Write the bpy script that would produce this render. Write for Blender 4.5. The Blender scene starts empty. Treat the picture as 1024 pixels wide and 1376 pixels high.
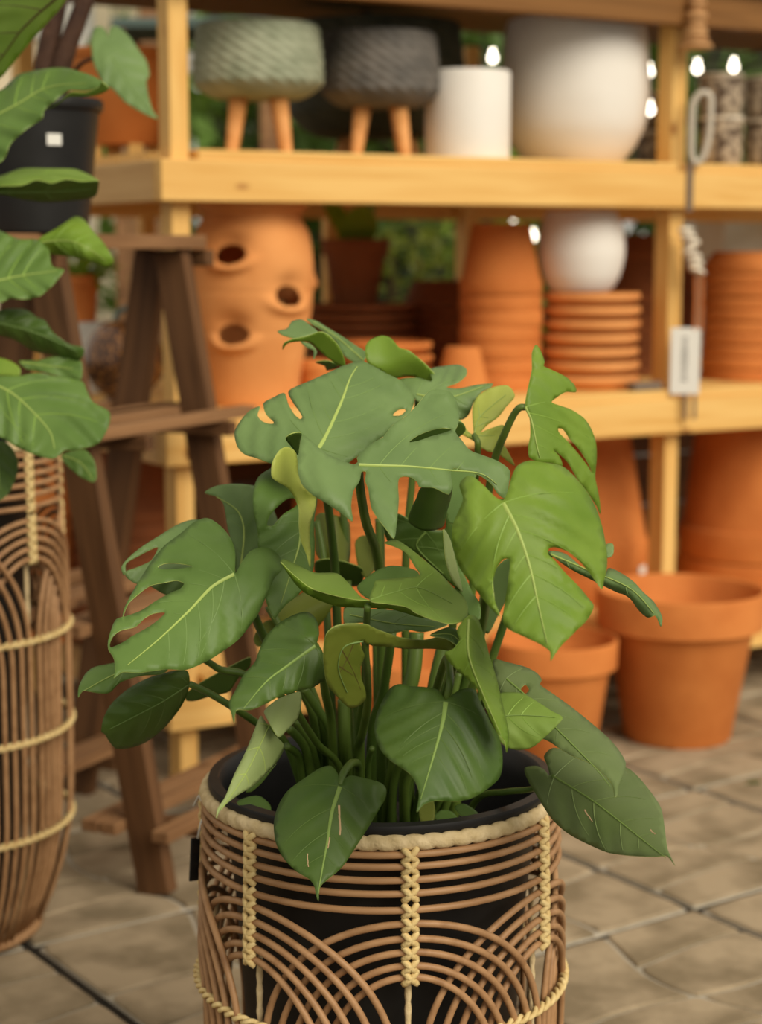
import bpy, bmesh, math, random
import numpy as np
from mathutils import Vector, Matrix
from mathutils.geometry import delaunay_2d_cdt
R = math.radians
random.seed(7)
scene = bpy.context.scene
COL = scene.collection

# ------------------------------------------------------------------ camera
F = 2450.0                      # focal length in pixels of a 1024x1376 frame
HC = 1.08                       # camera height
PITCH = math.atan(358 / F)
cam = bpy.data.cameras.new('camera')
camo = bpy.data.objects.new('camera', cam)
COL.objects.link(camo)
camo.location = (0, 0, HC)
camo.rotation_euler = (math.pi / 2 - PITCH, 0, 0)
cam.sensor_fit = 'VERTICAL'
cam.sensor_height = 36
cam.sensor_width = 36
cam.lens = F / 1376 * 36
cam.clip_start = 0.05
cam.dof.use_dof = True
cam.dof.focus_distance = 1.82
cam.dof.aperture_fstop = 3.9
scene.camera = camo

# ------------------------------------------------------------------ sky, sun, exposure
world = bpy.data.worlds.new('overcast_sky')
scene.world = world
world.use_nodes = True
bg = world.node_tree.nodes['Background']
bg.inputs[0].default_value = (1.0, 0.92, 0.79, 1)
bg.inputs[1].default_value = 0.60
sun = bpy.data.lights.new('soft_sun', 'SUN')
suno = bpy.data.objects.new('soft_sun', sun)
COL.objects.link(suno)
sun.energy = 3.05
sun.angle = R(42)
sun.color = (1.0, 0.92, 0.79)
suno.rotation_euler = Vector((-0.58, 0.72, -0.68)).to_track_quat('-Z', 'Y').to_euler()
vs = scene.view_settings
vs.view_transform = 'Standard'
vs.look = 'None'
vs.gamma = 1.0
vs.use_curve_mapping = False
vs.exposure = 0.0

# ------------------------------------------------------------------ helpers
SP, CP = math.sin(PITCH), math.cos(PITCH)
def at(x, y, Y):
    """point at depth Y (metres in front of the camera) seen at pixel x,y"""
    xc, yc = (x - 512) / F, -(y - 688) / F
    dx, dy, dz = xc, CP + yc * SP, -SP + yc * CP
    s = Y / dy
    return Vector((dx * s, Y, HC + dz * s))
def ppm(Y, z=0.8):              # metres per pixel at depth Y
    return (Y * CP - (z - HC) * SP) / F

def link(name, mesh, parent=None, loc=(0, 0, 0), rot=(0, 0, 0)):
    o = bpy.data.objects.new(name, mesh)
    COL.objects.link(o)
    o.location = loc
    o.rotation_euler = rot
    if parent: o.parent = parent
    return o
def mesh(name, v, f, mats, smooth=False, mi=None):
    m = bpy.data.meshes.new(name)
    m.from_pydata([tuple(p) for p in v], [], [tuple(q) for q in f])
    for k in (mats if isinstance(mats, (list, tuple)) else [mats]): m.materials.append(k)
    if smooth: m.polygons.foreach_set('use_smooth', [True] * len(m.polygons))
    if mi: m.polygons.foreach_set('material_index', mi)
    m.update()
    return m
def tag(o, label, cat, group=None):
    o['label'] = label; o['category'] = cat
    if group: o['group'] = group
    return o
def thing(name, label, cat, loc=(0, 0, 0), rot=(0, 0, 0), group=None):
    return tag(link(name, None, None, loc, rot), label, cat, group)
def struct(o): o['kind'] = 'structure'; return o

class MB:
    def __init__(s): s.v = []; s.f = []; s.m = []
    def add(s, v, f, mi=0):
        n = len(s.v)
        s.v += [Vector(p) for p in v]; s.f += [tuple(i + n for i in q) for q in f]; s.m += [mi] * len(f)
    def box(s, x0, x1, y0, y1, z0, z1, M=None):
        v = [Vector(p) for p in ((x0,y0,z0),(x1,y0,z0),(x1,y1,z0),(x0,y1,z0),(x0,y0,z1),(x1,y0,z1),(x1,y1,z1),(x0,y1,z1))]
        if M: v = [M @ p for p in v]
        s.add(v, [(0,3,2,1),(4,5,6,7),(0,1,5,4),(1,2,6,5),(2,3,7,6),(3,0,4,7)])
    def tube(s, pts, rad, seg=8, closed=False, cap=True):
        pts = [Vector(p) for p in pts]; n = len(pts)
        if not hasattr(rad, '__len__'): rad = [rad] * n
        rings = []; up = None
        for i, p in enumerate(pts):
            a = pts[i - 1] if (i > 0 or closed) else pts[0]
            b = pts[(i + 1) % n] if (i < n - 1 or closed) else pts[-1]
            t = (b - a).normalized()
            if up is None: up = t.orthogonal().normalized()
            up = (up - t * up.dot(t))
            up = up.normalized() if up.length > 1e-6 else t.orthogonal().normalized()
            w = t.cross(up)
            rings.append([p + (up * math.cos(2*math.pi*k/seg) + w * math.sin(2*math.pi*k/seg)) * rad[i] for k in range(seg)])
        v = [q for r_ in rings for q in r_]; f = []
        for i in range(n if closed else n - 1):
            j = (i + 1) % n
            for k in range(seg):
                f.append((i*seg+k, i*seg+(k+1) % seg, j*seg+(k+1) % seg, j*seg+k))
        if cap and not closed:
            f.append(tuple(range(seg))[::-1]); f.append(tuple((n-1)*seg + k for k in range(seg)))
        s.add(v, f)
    def mesh(s, name, mats, smooth=False): return mesh(name, s.v, s.f, mats, smooth, s.m)

def bevel_box(name, sx, sy, sz, mat, b=0.003, center=(0, 0, 0)):
    bm = bmesh.new()
    bmesh.ops.create_cube(bm, size=1)
    for v in bm.verts: v.co = Vector((v.co.x * sx + center[0], v.co.y * sy + center[1], v.co.z * sz + center[2]))
    bmesh.ops.bevel(bm, geom=bm.edges[:], offset=b, segments=2, affect='EDGES', profile=0.5)
    m = bpy.data.meshes.new(name); bm.to_mesh(m); bm.free()
    m.materials.append(mat)
    return m
def lathe(name, prof, mat, seg=48, smooth=True, disp=None):
    v = []; f = []; n = len(prof)
    for r, z in prof:
        for k in range(seg):
            a = 2*math.pi*k/seg
            rr = r + (disp(a, z, r) if disp else 0)
            v.append((rr*math.cos(a), rr*math.sin(a), z))
    for i in range(n - 1):
        for k in range(seg):
            f.append((i*seg+k, i*seg+(k+1) % seg, (i+1)*seg+(k+1) % seg, (i+1)*seg+k))
    m = mesh(name, v, f, mat, smooth)
    bm = bmesh.new(); bm.from_mesh(m)
    bmesh.ops.remove_doubles(bm, verts=bm.verts[:], dist=1e-5)
    bm.to_mesh(m); bm.free()
    if smooth and not disp: m.set_sharp_from_angle(angle=R(38))
    return m
def spline(pts, n=6, closed=False, k=0.5):
    P = [Vector(p) for p in pts]; N = len(P); out = []
    for i in range(N if closed else N - 1):
        p1, p2 = P[i], P[(i+1) % N]
        p0 = P[i-1] if (i > 0 or closed) else p1
        p3 = P[(i+2) % N] if (i + 2 < N or closed) else p2
        m1, m2 = (p2 - p0) * k, (p3 - p1) * k
        L = (p2 - p1).length
        if m1.length > L: m1 *= L / m1.length
        if m2.length > L: m2 *= L / m2.length
        for s in range(n):
            t = s / n; t2 = t*t; t3 = t2*t
            out.append(p1*(2*t3-3*t2+1) + m1*(t3-2*t2+t) + p2*(3*t2-2*t3) + m2*(t3-t2))
    if not closed: out.append(P[-1])
    return out

# ------------------------------------------------------------------ materials
def lin(r, g, b):
    c = lambda u: (u/255/12.92) if u/255 <= 0.04045 else ((u/255+0.055)/1.055)**2.4
    return (c(r), c(g), c(b), 1)
def new_mat(name):
    m = bpy.data.materials.new(name); m.use_nodes = True
    return m, m.node_tree.nodes, m.node_tree.links, m.node_tree.nodes['Principled BSDF']
def noisy(name, c1, c2, scale=8.0, rough=0.7, bump=0.0, bscale=60.0, stretch=(1,1,1), spec=0.3, detail=4, lo=0.35, hi=0.65, rand=False):
    m, N, L, b = new_mat(name)
    tc = N.new('ShaderNodeTexCoord'); mp = N.new('ShaderNodeMapping'); mp.inputs['Scale'].default_value = stretch
    L.new(tc.outputs['Object'], mp.inputs[0])
    if rand:
        oi = N.new('ShaderNodeObjectInfo'); mu = N.new('ShaderNodeMath'); mu.operation = 'MULTIPLY'; mu.inputs[1].default_value = 37
        L.new(oi.outputs['Random'], mu.inputs[0]); L.new(mu.outputs[0], mp.inputs['Location'])
    nz = N.new('ShaderNodeTexNoise'); nz.inputs['Scale'].default_value = scale; nz.inputs['Detail'].default_value = detail
    L.new(mp.outputs[0], nz.inputs[0])
    rp = N.new('ShaderNodeValToRGB'); rp.color_ramp.elements[0].color = c1; rp.color_ramp.elements[1].color = c2
    rp.color_ramp.elements[0].position = lo; rp.color_ramp.elements[1].position = hi
    L.new(nz.outputs['Fac'], rp.inputs[0]); L.new(rp.outputs[0], b.inputs['Base Color'])
    b.inputs['Roughness'].default_value = rough; b.inputs['Specular IOR Level'].default_value = spec
    if bump:
        n2 = N.new('ShaderNodeTexNoise'); n2.inputs['Scale'].default_value = bscale; L.new(mp.outputs[0], n2.inputs[0])
        bp = N.new('ShaderNodeBump'); bp.inputs['Strength'].default_value = bump; bp.inputs['Distance'].default_value = 0.004
        L.new(n2.outputs['Fac'], bp.inputs['Height']); L.new(bp.outputs[0], b.inputs['Normal'])
    return m
def wood(name, c1, c2, knot, rough=0.6, kscale=5.0):
    m, N, L, b = new_mat(name)
    tc = N.new('ShaderNodeTexCoord'); oi = N.new('ShaderNodeObjectInfo')
    mu = N.new('ShaderNodeMath'); mu.operation = 'MULTIPLY'; mu.inputs[1].default_value = 53
    L.new(oi.outputs['Random'], mu.inputs[0])
    mp = N.new('ShaderNodeMapping'); mp.inputs['Scale'].default_value = (1.2, 22, 22)
    L.new(tc.outputs['Object'], mp.inputs[0]); L.new(mu.outputs[0], mp.inputs['Location'])
    nz = N.new('ShaderNodeTexNoise'); nz.inputs['Scale'].default_value = 2.2; nz.inputs['Detail'].default_value = 6; nz.inputs['Distortion'].default_value = 0.6
    L.new(mp.outputs[0], nz.inputs[0])
    rp = N.new('ShaderNodeValToRGB'); rp.color_ramp.elements[0].color = c1; rp.color_ramp.elements[1].color = c2
    rp.color_ramp.elements[0].position = 0.3; rp.color_ramp.elements[1].position = 0.6
    L.new(nz.outputs['Fac'], rp.inputs[0])
    m2 = N.new('ShaderNodeMapping'); m2.inputs['Scale'].default_value = (1, 2.2, 2.2)
    L.new(tc.outputs['Object'], m2.inputs[0]); L.new(mu.outputs[0], m2.inputs['Location'])
    vo = N.new('ShaderNodeTexVoronoi'); vo.inputs['Scale'].default_value = kscale; L.new(m2.outputs[0], vo.inputs[0])
    r2 = N.new('ShaderNodeValToRGB'); r2.color_ramp.elements[0].color = (1,1,1,1); r2.color_ramp.elements[1].color = (0,0,0,1)
    r2.color_ramp.elements[0].position = 0.03; r2.color_ramp.elements[1].position = 0.12
    L.new(vo.outputs['Distance'], r2.inputs[0])
    mx = N.new('ShaderNodeMix'); mx.data_type = 'RGBA'
    L.new(r2.outputs[0], mx.inputs[0]); L.new(rp.outputs[0], mx.inputs[6]); mx.inputs[7].default_value = knot
    L.new(mx.outputs[2], b.inputs['Base Color'])
    b.inputs['Roughness'].default_value = rough; b.inputs['Specular IOR Level'].default_value = 0.25
    bp = N.new('ShaderNodeBump'); bp.inputs['Strength'].default_value = 0.25; bp.inputs['Distance'].default_value = 0.003
    L.new(nz.outputs['Fac'], bp.inputs['Height']); L.new(bp.outputs[0], b.inputs['Normal'])
    return m
def leafmat(name, c1, c2, trans, tf=0.25, rough=0.46, spec=0.32):
    m, N, L, b = new_mat(name)
    tc = N.new('ShaderNodeTexCoord'); nz = N.new('ShaderNodeTexNoise'); nz.inputs['Scale'].default_value = 14; nz.inputs['Detail'].default_value = 5
    oi = N.new('ShaderNodeObjectInfo'); mp = N.new('ShaderNodeMapping'); mu = N.new('ShaderNodeMath'); mu.operation = 'MULTIPLY'; mu.inputs[1].default_value = 19
    L.new(oi.outputs['Random'], mu.inputs[0]); L.new(mu.outputs[0], mp.inputs['Location']); L.new(tc.outputs['Object'], mp.inputs[0]); L.new(mp.outputs[0], nz.inputs[0])
    rp = N.new('ShaderNodeValToRGB'); rp.color_ramp.elements[0].color = c1; rp.color_ramp.elements[1].color = c2
    rp.color_ramp.elements[0].position = 0.32; rp.color_ramp.elements[1].position = 0.68
    L.new(nz.outputs['Fac'], rp.inputs[0]); L.new(rp.outputs[0], b.inputs['Base Color'])
    b.inputs['Roughness'].default_value = rough; b.inputs['Specular IOR Level'].default_value = spec
    n2 = N.new('ShaderNodeTexNoise'); n2.inputs['Scale'].default_value = 220; L.new(tc.outputs['Object'], n2.inputs[0])
    bp = N.new('ShaderNodeBump'); bp.inputs['Strength'].default_value = 0.08; bp.inputs['Distance'].default_value = 0.001
    L.new(n2.outputs['Fac'], bp.inputs['Height']); L.new(bp.outputs[0], b.inputs['Normal'])
    tr = N.new('ShaderNodeBsdfTranslucent'); tr.inputs[0].default_value = trans
    mx = N.new('ShaderNodeMixShader'); mx.inputs[0].default_value = tf
    L.new(b.outputs[0], mx.inputs[1]); L.new(tr.outputs[0], mx.inputs[2])
    L.new(mx.outputs[0], N['Material Output'].inputs['Surface'])
    return m
def plain(name, c, rough=0.6, spec=0.3, emit=0):
    m, N, L, b = new_mat(name)
    b.inputs['Base Color'].default_value = c; b.inputs['Roughness'].default_value = rough; b.inputs['Specular IOR Level'].default_value = spec
    if emit: b.inputs['Emission Color'].default_value = c; b.inputs['Emission Strength'].default_value = emit
    return m

M = {}
M['pine'] = wood('pine_wood', lin(218,166,88), lin(232,188,112), lin(150,90,40))
M['pine_shaded'] = wood('shaded_brown_pine', lin(112,74,32), lin(132,90,44), lin(76,48,22))  # darker copy of pine; shade on the top level is in the colour
M['pine_side_shade'] = wood('side_shaded_pine', lin(196,150,92), lin(214,172,112), lin(120,72,36))  # greyer copy of pine; shading of the left end is in the colour
M['dark_wood'] = wood('dark_stained_wood', lin(78,52,30), lin(104,72,44), lin(50,32,18), 0.65, 4)
M['slat_wood'] = wood('worn_slat_wood', lin(118,84,54), lin(148,110,74), lin(78,52,32), 0.7, 4)
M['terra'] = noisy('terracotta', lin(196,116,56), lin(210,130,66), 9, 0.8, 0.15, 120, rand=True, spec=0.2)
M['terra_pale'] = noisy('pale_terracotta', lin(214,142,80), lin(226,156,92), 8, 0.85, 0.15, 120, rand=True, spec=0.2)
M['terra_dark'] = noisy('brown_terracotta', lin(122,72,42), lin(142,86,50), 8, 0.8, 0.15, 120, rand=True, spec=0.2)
M['white_pot'] = noisy('matte_white_ceramic', lin(228,222,211), lin(236,231,221), 4, 0.6, 0.05, 90, spec=0.35)
M['sage'] = noisy('sage_glaze', lin(136,142,116), lin(160,164,138), 20, 0.75, 0.1)
M['charcoal'] = noisy('charcoal_clay', lin(88,84,78), lin(110,104,96), 20, 0.75, 0.1)
M['darkgreen'] = noisy('dark_green_clay', lin(66,70,58), lin(80,84,70), 20, 0.75, 0.1)
M['legwood'] = wood('planter_leg_wood', lin(206,140,78), lin(224,160,96), lin(160,98,50))
M['black'] = noisy('black_plastic', lin(21,20,19), lin(29,28,26), 12, 0.45, 0.05, spec=0.4)
M['soil'] = noisy('dark_soil', lin(22,18,15), lin(44,35,27), 60, 0.95, 0.6, 150)
M['cane'] = wood('rattan_cane', lin(152,113,76), lin(174,134,94), lin(120,86,56), 0.45, 3)
M['rush'] = noisy('pale_rush', lin(196,172,124), lin(222,200,156), 60, 0.65, 0.3, 250)
M['twine'] = noisy('straw_twine', lin(204,176,116), lin(224,200,142), 80, 0.7, 0.3, 250)
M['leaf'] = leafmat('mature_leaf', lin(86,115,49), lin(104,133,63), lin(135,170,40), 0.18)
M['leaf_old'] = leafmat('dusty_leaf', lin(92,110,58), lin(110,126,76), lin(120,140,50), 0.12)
M['leaf_dark'] = leafmat('dark_shaded_leaf', lin(66,92,34), lin(84,108,44), lin(110,145,30), 0.12)  # darker green; shade on the low and tucked-in leaves is put into it
M['leaf_bright'] = leafmat('young_leaf', lin(112,143,44), lin(134,161,60), lin(165,205,40), 0.28)
M['leaf_new'] = leafmat('new_leaf', lin(178,190,80), lin(200,208,104), lin(190,210,80), 0.3)
M['leaf_olive'] = leafmat('olive_leaf', lin(104,116,40), lin(126,134,52), lin(150,160,40), 0.3)
M['leaf_pale'] = leafmat('pale_leaf_back', lin(142,160,98), lin(164,178,116), lin(160,190,80), 0.25)
M['leaf_under'] = leafmat('leaf_underside', lin(118,146,56), lin(138,164,74), lin(150,190,60), 0.25, 0.55, 0.3)
M['leaf_grey'] = leafmat('sky_grey_leaf', lin(100,126,71), lin(118,144,85), lin(130,160,60), 0.15)  # grey of the sky's sheen on the upper leaves is put into the colour
M['rim'] = plain('leaf_margin', lin(170,186,96), 0.5)
M['midrib'] = plain('leaf_midrib', lin(160,180,92), 0.45)
M['vein_bright'] = plain('young_leaf_vein', lin(132,164,66), 0.45)
M['midrib_low'] = plain('dim_leaf_midrib', lin(122,148,70), 0.45)
M['vein_old'] = plain('dusty_leaf_vein', lin(112,130,76), 0.5)
M['vein_low'] = plain('dim_leaf_vein', lin(88,112,50), 0.45)
M['vein'] = plain('leaf_vein', lin(112,139,74), 0.45)
M['vein_dark'] = plain('dark_leaf_vein', lin(86,70,34), 0.5)
M['stem'] = noisy('green_stalk', lin(64,88,30), lin(92,114,42), 20, 0.45, 0, stretch=(1,1,0.3), spec=0.4)
M['bark'] = noisy('brown_bark', lin(58,38,28), lin(84,58,42), 30, 0.8, 0.5, 90)
M['stone'] = noisy('beige_paving_stone', lin(130,115,90), lin(168,150,122), 9, 0.85, 0.35, 70, rand=True, spec=0.2, detail=10, lo=0.38, hi=0.6)
M['mortar'] = noisy('pale_mortar', lin(160,152,134), lin(178,168,150), 20, 0.9, 0.3, 90)
M['joint'] = noisy('dark_joint_soil', lin(34,29,22), lin(54,46,36), 30, 0.95, 0.4, 90)
M['sticker'] = plain('white_sticker', lin(226,224,214), 0.6)
M['cream'] = noisy('cream_render', lin(226,208,172), lin(236,220,188), 2, 0.85, 0.1)
M['grey'] = noisy('grey_paint', lin(188,186,176), lin(204,202,192), 3, 0.8)
M['hedge'] = noisy('dark_green_netting', lin(40,46,30), lin(62,64,42), 6, 0.9)
M['teal'] = plain('teal_slate', lin(84,100,94), 0.7)
M['bulb'] = plain('lit_bulb', (1.0, 0.9, 0.72, 1), 0.4, 0.3, 6)
M['cable'] = plain('black_cable', lin(24,24,24), 0.6)
M['speckle'] = noisy('mottled_brown_glaze', lin(86,68,52), lin(190,172,146), 45, 0.6, 0.3, 60, lo=0.42, hi=0.62)
M['mosaic'] = noisy('amber_mosaic_glass', lin(74,46,26), lin(206,140,66), 95, 0.25, 0.4, 50, lo=0.5, hi=0.72, spec=0.6)
M['bead'] = noisy('pale_shell', lin(214,200,176), lin(236,226,206), 30, 0.5)
M['orange_cord'] = plain('orange_cord', lin(210,120,60), 0.7)
M['metal'] = plain('pale_metal', lin(196,186,168), 0.4, 0.5)
M['tail'] = plain('grey_strip', lin(120,104,88), 0.7)
M['ink'] = plain('dark_ink', lin(60,54,50), 0.7)
M['turned'] = wood('turned_wood', lin(176,130,82), lin(198,152,102), lin(120,80,46))
M['scratch'] = plain('dry_scratch', lin(190,160,120), 0.8)

# ------------------------------------------------------------------ ground: floor > paver > paving_stone
fb = MB(); fb.box(-9, 9, -2, 16, -0.12, -0.008)
floor = struct(link('floor', fb.mesh('floor', M['joint'])))
TB = R(35.3); TS = 0.48; P2 = Vector((0.516, 2.879))
eb = Vector((math.cos(TB), math.sin(TB))); ec = Vector((-math.sin(TB), math.cos(TB)))
def wave(n, a, ph): return [a * math.sin(2*math.pi*(i/n) + ph) for i in range(n + 1)]
def tile_cells():
    n = 14; g = 0.009; e = 0.021
    us = [i / n for i in range(n + 1)]
    Hv = lambda u: 0.47 + 0.035 * math.sin(2*math.pi*u + 0.4)
    Vu = lambda v: 0.52 + 0.065 * math.sin(2*math.pi*v + 1.0)
    H2 = lambda u: 0.74 + 0.025 * math.sin(2*math.pi*u + 2.6)
    H3 = lambda u: 0.22 + 0.028 * math.sin(2*math.pi*u + 5.4)
    def cell(ulo, uhi, vlo, vhi):
        # boundaries given as functions; walk round the cell
        pts = []
        v0 = vlo(0.5); v1 = vhi(0.5)
        def corner(uf, vf):
            u = uf(vf(0.5))
            for _ in range(4): u = uf(vf(u))
            return u
        k = 8
        ua, ub = corner(ulo, vlo), corner(uhi, vlo)
        for i in range(k): u = ua + (ub-ua)*i/k; pts.append((u, vlo(u) + g))
        va, vb = vlo(ub), vhi(corner(uhi, vhi))
        for i in range(k): v = va + (vb-va)*i/k; pts.append((uhi(v) - g, v))
        ua, ub = corner(uhi, vhi), corner(ulo, vhi)
        for i in range(k): u = ua + (ub-ua)*i/k; pts.append((u, vhi(u) - g))
        va, vb = vhi(ub), vlo(corner(ulo, vlo))
        for i in range(k): v = va + (vb-va)*i/k; pts.append((ulo(v) + g, v))
        # pull corners inside
        cu = sum(p[0] for p in pts)/len(pts); cv = sum(p[1] for p in pts)/len(pts)
        out = []
        for i, p in enumerate(pts):
            if i % k == 0:
                a, b = pts[i-1], pts[(i+1) % len(pts)]
                p = ((a[0]+b[0])/2*0.35+p[0]*0.65, (a[1]+b[1])/2*0.35+p[1]*0.65)
            out.append(p)
        return out
    z0 = lambda u: e - g; z1 = lambda u: 1 - e + g
    return [cell(z0, Vu, z0, H3), cell(z0, Vu, H3, Hv), cell(Vu, z1, z0, Hv), cell(z0, Vu, Hv, z1), cell(Vu, z1, Hv, H2), cell(Vu, z1, H2, z1)]
def stone_mesh(c):
    n = len(c); v = []; f = []
    cu = sum(p[0] for p in c)/n; cv = sum(p[1] for p in c)/n
    for s, z in ((1, -0.006), (1, -0.0015), (0.965, 0.0015)):
        for p in c: v.append(((cu+(p[0]-cu)*s)*TS, (cv+(p[1]-cv)*s)*TS, z))
    for r_ in (0, 1):
        for i in range(n): f.append((r_*n+i, r_*n+(i+1) % n, (r_+1)*n+(i+1) % n, (r_+1)*n+i))
    f.append(tuple(2*n+i for i in range(n)))
    return mesh('paving_stone', v, f, M['stone'])
STONES = [stone_mesh(c) for c in tile_cells()]
sl = bevel_box('paver', TS*0.966, TS*0.966, 0.03, M['mortar'], 0.004, (TS/2, TS/2, -0.018))
for i in range(-5, 6):
    for j in range(-2, 7):
        c = P2 + eb*TS*(i+0.5) + ec*TS*(j+0.5)
        if not (1.5 < c.y < 5.6 and abs(c.x) < 0.24*c.y + 0.5): continue
        rot = 0
        q = P2 + eb*TS*i + ec*TS*j
        pv = link('paver', sl, floor, (q.x, q.y, random.uniform(-0.002, 0.001)), (0, 0, TB))
        for sm in STONES:
            link('paving_stone', sm, pv, (0, 0, random.uniform(-0.0004, 0.0006)), (0, 0, 0))

# ------------------------------------------------------------------ shelving unit
TH = R(30.5)
e1 = Vector((math.cos(TH), math.sin(TH), 0)); e2 = Vector((-math.sin(TH), math.cos(TH), 0))
S0 = at(243, 1054, 3.57); S0.z = 0
def S(t, d, z): return S0 + e1*t + e2*d + Vector((0, 0, z))
LP = 1.232
ZM, ZT, ZB, ZTOP = 1.264, 0.753, 0.222, 1.665     # top faces of the boards
shelf = thing('shelving_unit', 'tall pine shelving unit with three levels holding the pots behind the monstera', 'shelf', S0, (0, 0, TH))
def sbox(name, t0, t1, d0, d1, z0, z1, mat, b=0.003):
    # long axis along local x for the grain
    sx, sy, sz = t1-t0, d1-d0, z1-z0
    c = ((t0+t1)/2, (d0+d1)/2, (z0+z1)/2)
    if sz > sx and sz > sy: return link(name, bevel_box(name, sz, sy, sx, mat, b), shelf, c, (0, -math.pi/2, 0))
    if sy > sx: return link(name, bevel_box(name, sy, sx, sz, mat, b), shelf, c, (0, 0, math.pi/2))
    return link(name, bevel_box(name, sx, sy, sz, mat, b), shelf, c)
D = 0.90; PW = 0.04
for t in (0, LP, 2*LP):
    sbox('post', t, t+PW, 0.0, 0.055, 0, 1.60, M['pine'])
    sbox('post', t, t+PW, D-0.055, D, 0, 1.60, M['pine'])
for zt in (ZM, ZT, ZB):
    sbox('beam', -0.036, LP+PW/2, -0.036, 0.0, zt-0.1, zt-0.02, M['pine'])
    sbox('beam', LP+PW/2+0.002, 2*LP+0.03, -0.036, 0.0, zt-0.1, zt-0.02, M['pine'])
    sbox('beam', -0.036, 2*LP+0.03, D, D+0.036, zt-0.115, zt-0.035, M['pine'])
    sbox('end_beam', -0.036, -0.0005, 0.002, D+0.036, zt-0.1, zt-0.02, M['pine_side_shade'])
    n = 6; w = (D+0.03) / n
    for k in range(n):
        d0 = -0.03 + k*w
        sbox('shelf_board', 0.045 if (k in (0, n-1)) else 0.002, LP-0.004 if (k in (0, n-1)) else LP+0.02, d0, d0+w-0.006, zt-0.02, zt, M['pine'])
        sbox('shelf_board', LP+0.044, 2*LP, d0, d0+w-0.006, zt-0.02, zt, M['pine'])
sbox('beam', -0.036, 2*LP+0.03, -0.036, 0.0, ZTOP-0.1, ZTOP-0.02, M['pine_shaded'])
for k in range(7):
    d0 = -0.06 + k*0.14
    sbox('shelf_board', -0.05, 2*LP+0.05, d0, d0+0.135, ZTOP-0.02, ZTOP, M['pine_shaded'])
for k in range(4): sbox('added_backing', 0.05, 2*LP, D+0.04, D+0.055, 0.02+k*0.15, 0.165+k*0.15, M['dark_wood'], 0.002)  # added dark boards, standing in for the shade behind the bottom bay
for t in (0.34, 0.86): sbox('rear_stile', t, t+0.035, D+0.04, D+0.07, ZT, ZM-0.02, M['pine'], 0.002)
link('bracket', bevel_box('bracket', 0.022, 0.01, 0.05, M['pine']), shelf, (0.02, -0.042, ZT-0.06))

def on_shelf(x, d, z):
    lo, hi = -2.0, 3.0
    for _ in range(40):
        t = (lo+hi)/2; p = S(t, d, z)
        dep = p.y*CP - (p.z-HC)*SP
        if p.x/dep < (x-512)/F: lo = t
        else: hi = t
    return S(t, d, z)
def zat(y, p):     # height of pixel row y at the depth of point p
    return at(512, y, p.y).z
def px(p): return (p.y*CP - (p.z-HC)*SP) / F

# ------------------------------------------------------------------ pots
def pot_profile(Rt, Rb, h, rim=0.25, rt=0.06, wall=0.035):
    rh = h*rim; st = Rt*rt; w = Rt*wall*2
    rr = Rb + (Rt-st-Rb)*(h-rh)/h
    return [(0, 0), (Rb*0.96, 0), (Rb, h*0.015), (rr, h-rh-0.002), (rr+st*0.1, h-rh), (rr+st*0.9, h-rh+0.001), (Rt-st*0.25, h-rh+st*0.3), (Rt, h-st*0.6), (Rt-st*0.15, h-st*0.15),
            (Rt-w*0.4, h), (Rt-w*0.8, h-0.002), (Rt-w, h-w*0.4), (Rt-w-st*0.2, h-rh*0.6), (rr-w*0.9, h-rh), (Rb-w*0.7, w), (0, w)]
def open_pot(label, x, ybot, Yc, Rt, Rb, h, mat='terra', group=None):
    p = at(x, 700, Yc)
    return tag(link('terracotta_pot', lathe('terracotta_pot', pot_profile(Rt, Rb, h), M[mat], 64), None, (p.x, p.y, 0)), label, 'pot', group)
open_pot('large open terracotta pot on the paving at right, biggest of the empty ones', 917, 0, 3.945, 0.186, 0.118, 0.335)
open_pot('medium open terracotta pot on the paving just left of the largest one', 745, 0, 3.82, 0.140, 0.094, 0.252)
open_pot('open terracotta pot on the paving half hidden behind the monstera stalks', 560, 0, 3.62, 0.140, 0.096, 0.258)

NTH = ['topmost','second highest','third highest','fourth highest','fifth highest','sixth highest','seventh highest','eighth highest','ninth highest','tenth highest','eleventh highest','twelfth highest','thirteenth highest','fourteenth highest','fifteenth highest']
def nth(label, i, n): return label.format('lowest' if i == 0 and n > 1 else NTH[n-1-i])
def inv_stack(labels, x, d, z, wpx, n, hpx_rim, body_px, top_ratio, mat='terra', group=None, name='terracotta_pot', jit=0.002):
    """n upturned nested pots standing on a board; widths and heights in pixels"""
    p = on_shelf(x, d, z); k = px(p)
    Rr = wpx*k/2; hr = hpx_rim*k; hb = body_px*k
    H_ = hr + hb; rb = Rr*top_ratio
    st = Rr*0.045; rr = Rr-st; w = min(0.0032, Rr*0.05)
    prof = [(Rr-w*1.6, 0.0), (Rr-0.001, 0.0006), (Rr, 0.003), (Rr, hr*0.8), (Rr-0.0015, hr*0.95), (rr, hr*0.985), (rb+0.001, H_-0.003), (rb-0.002, H_), (0.006, H_), (0.006, H_-w*1.5), (rb-w, H_-w*1.5), (rr-w, hr*0.97), (Rr-w*1.6, hr*0.9), (Rr-w*1.6, 0)]
    m = lathe(name, prof, M[mat], 48)
    for i in range(n):
        lab = nth(labels, i, n) if isinstance(labels, str) else labels[i]
        tag(link(name, m, None, (p.x+random.uniform(-jit, jit), p.y+random.uniform(-jit, jit), p.z+i*(hr+0.0004)), (0, 0, random.random()*6)), lab, 'pot', group)
    return p, k
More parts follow.
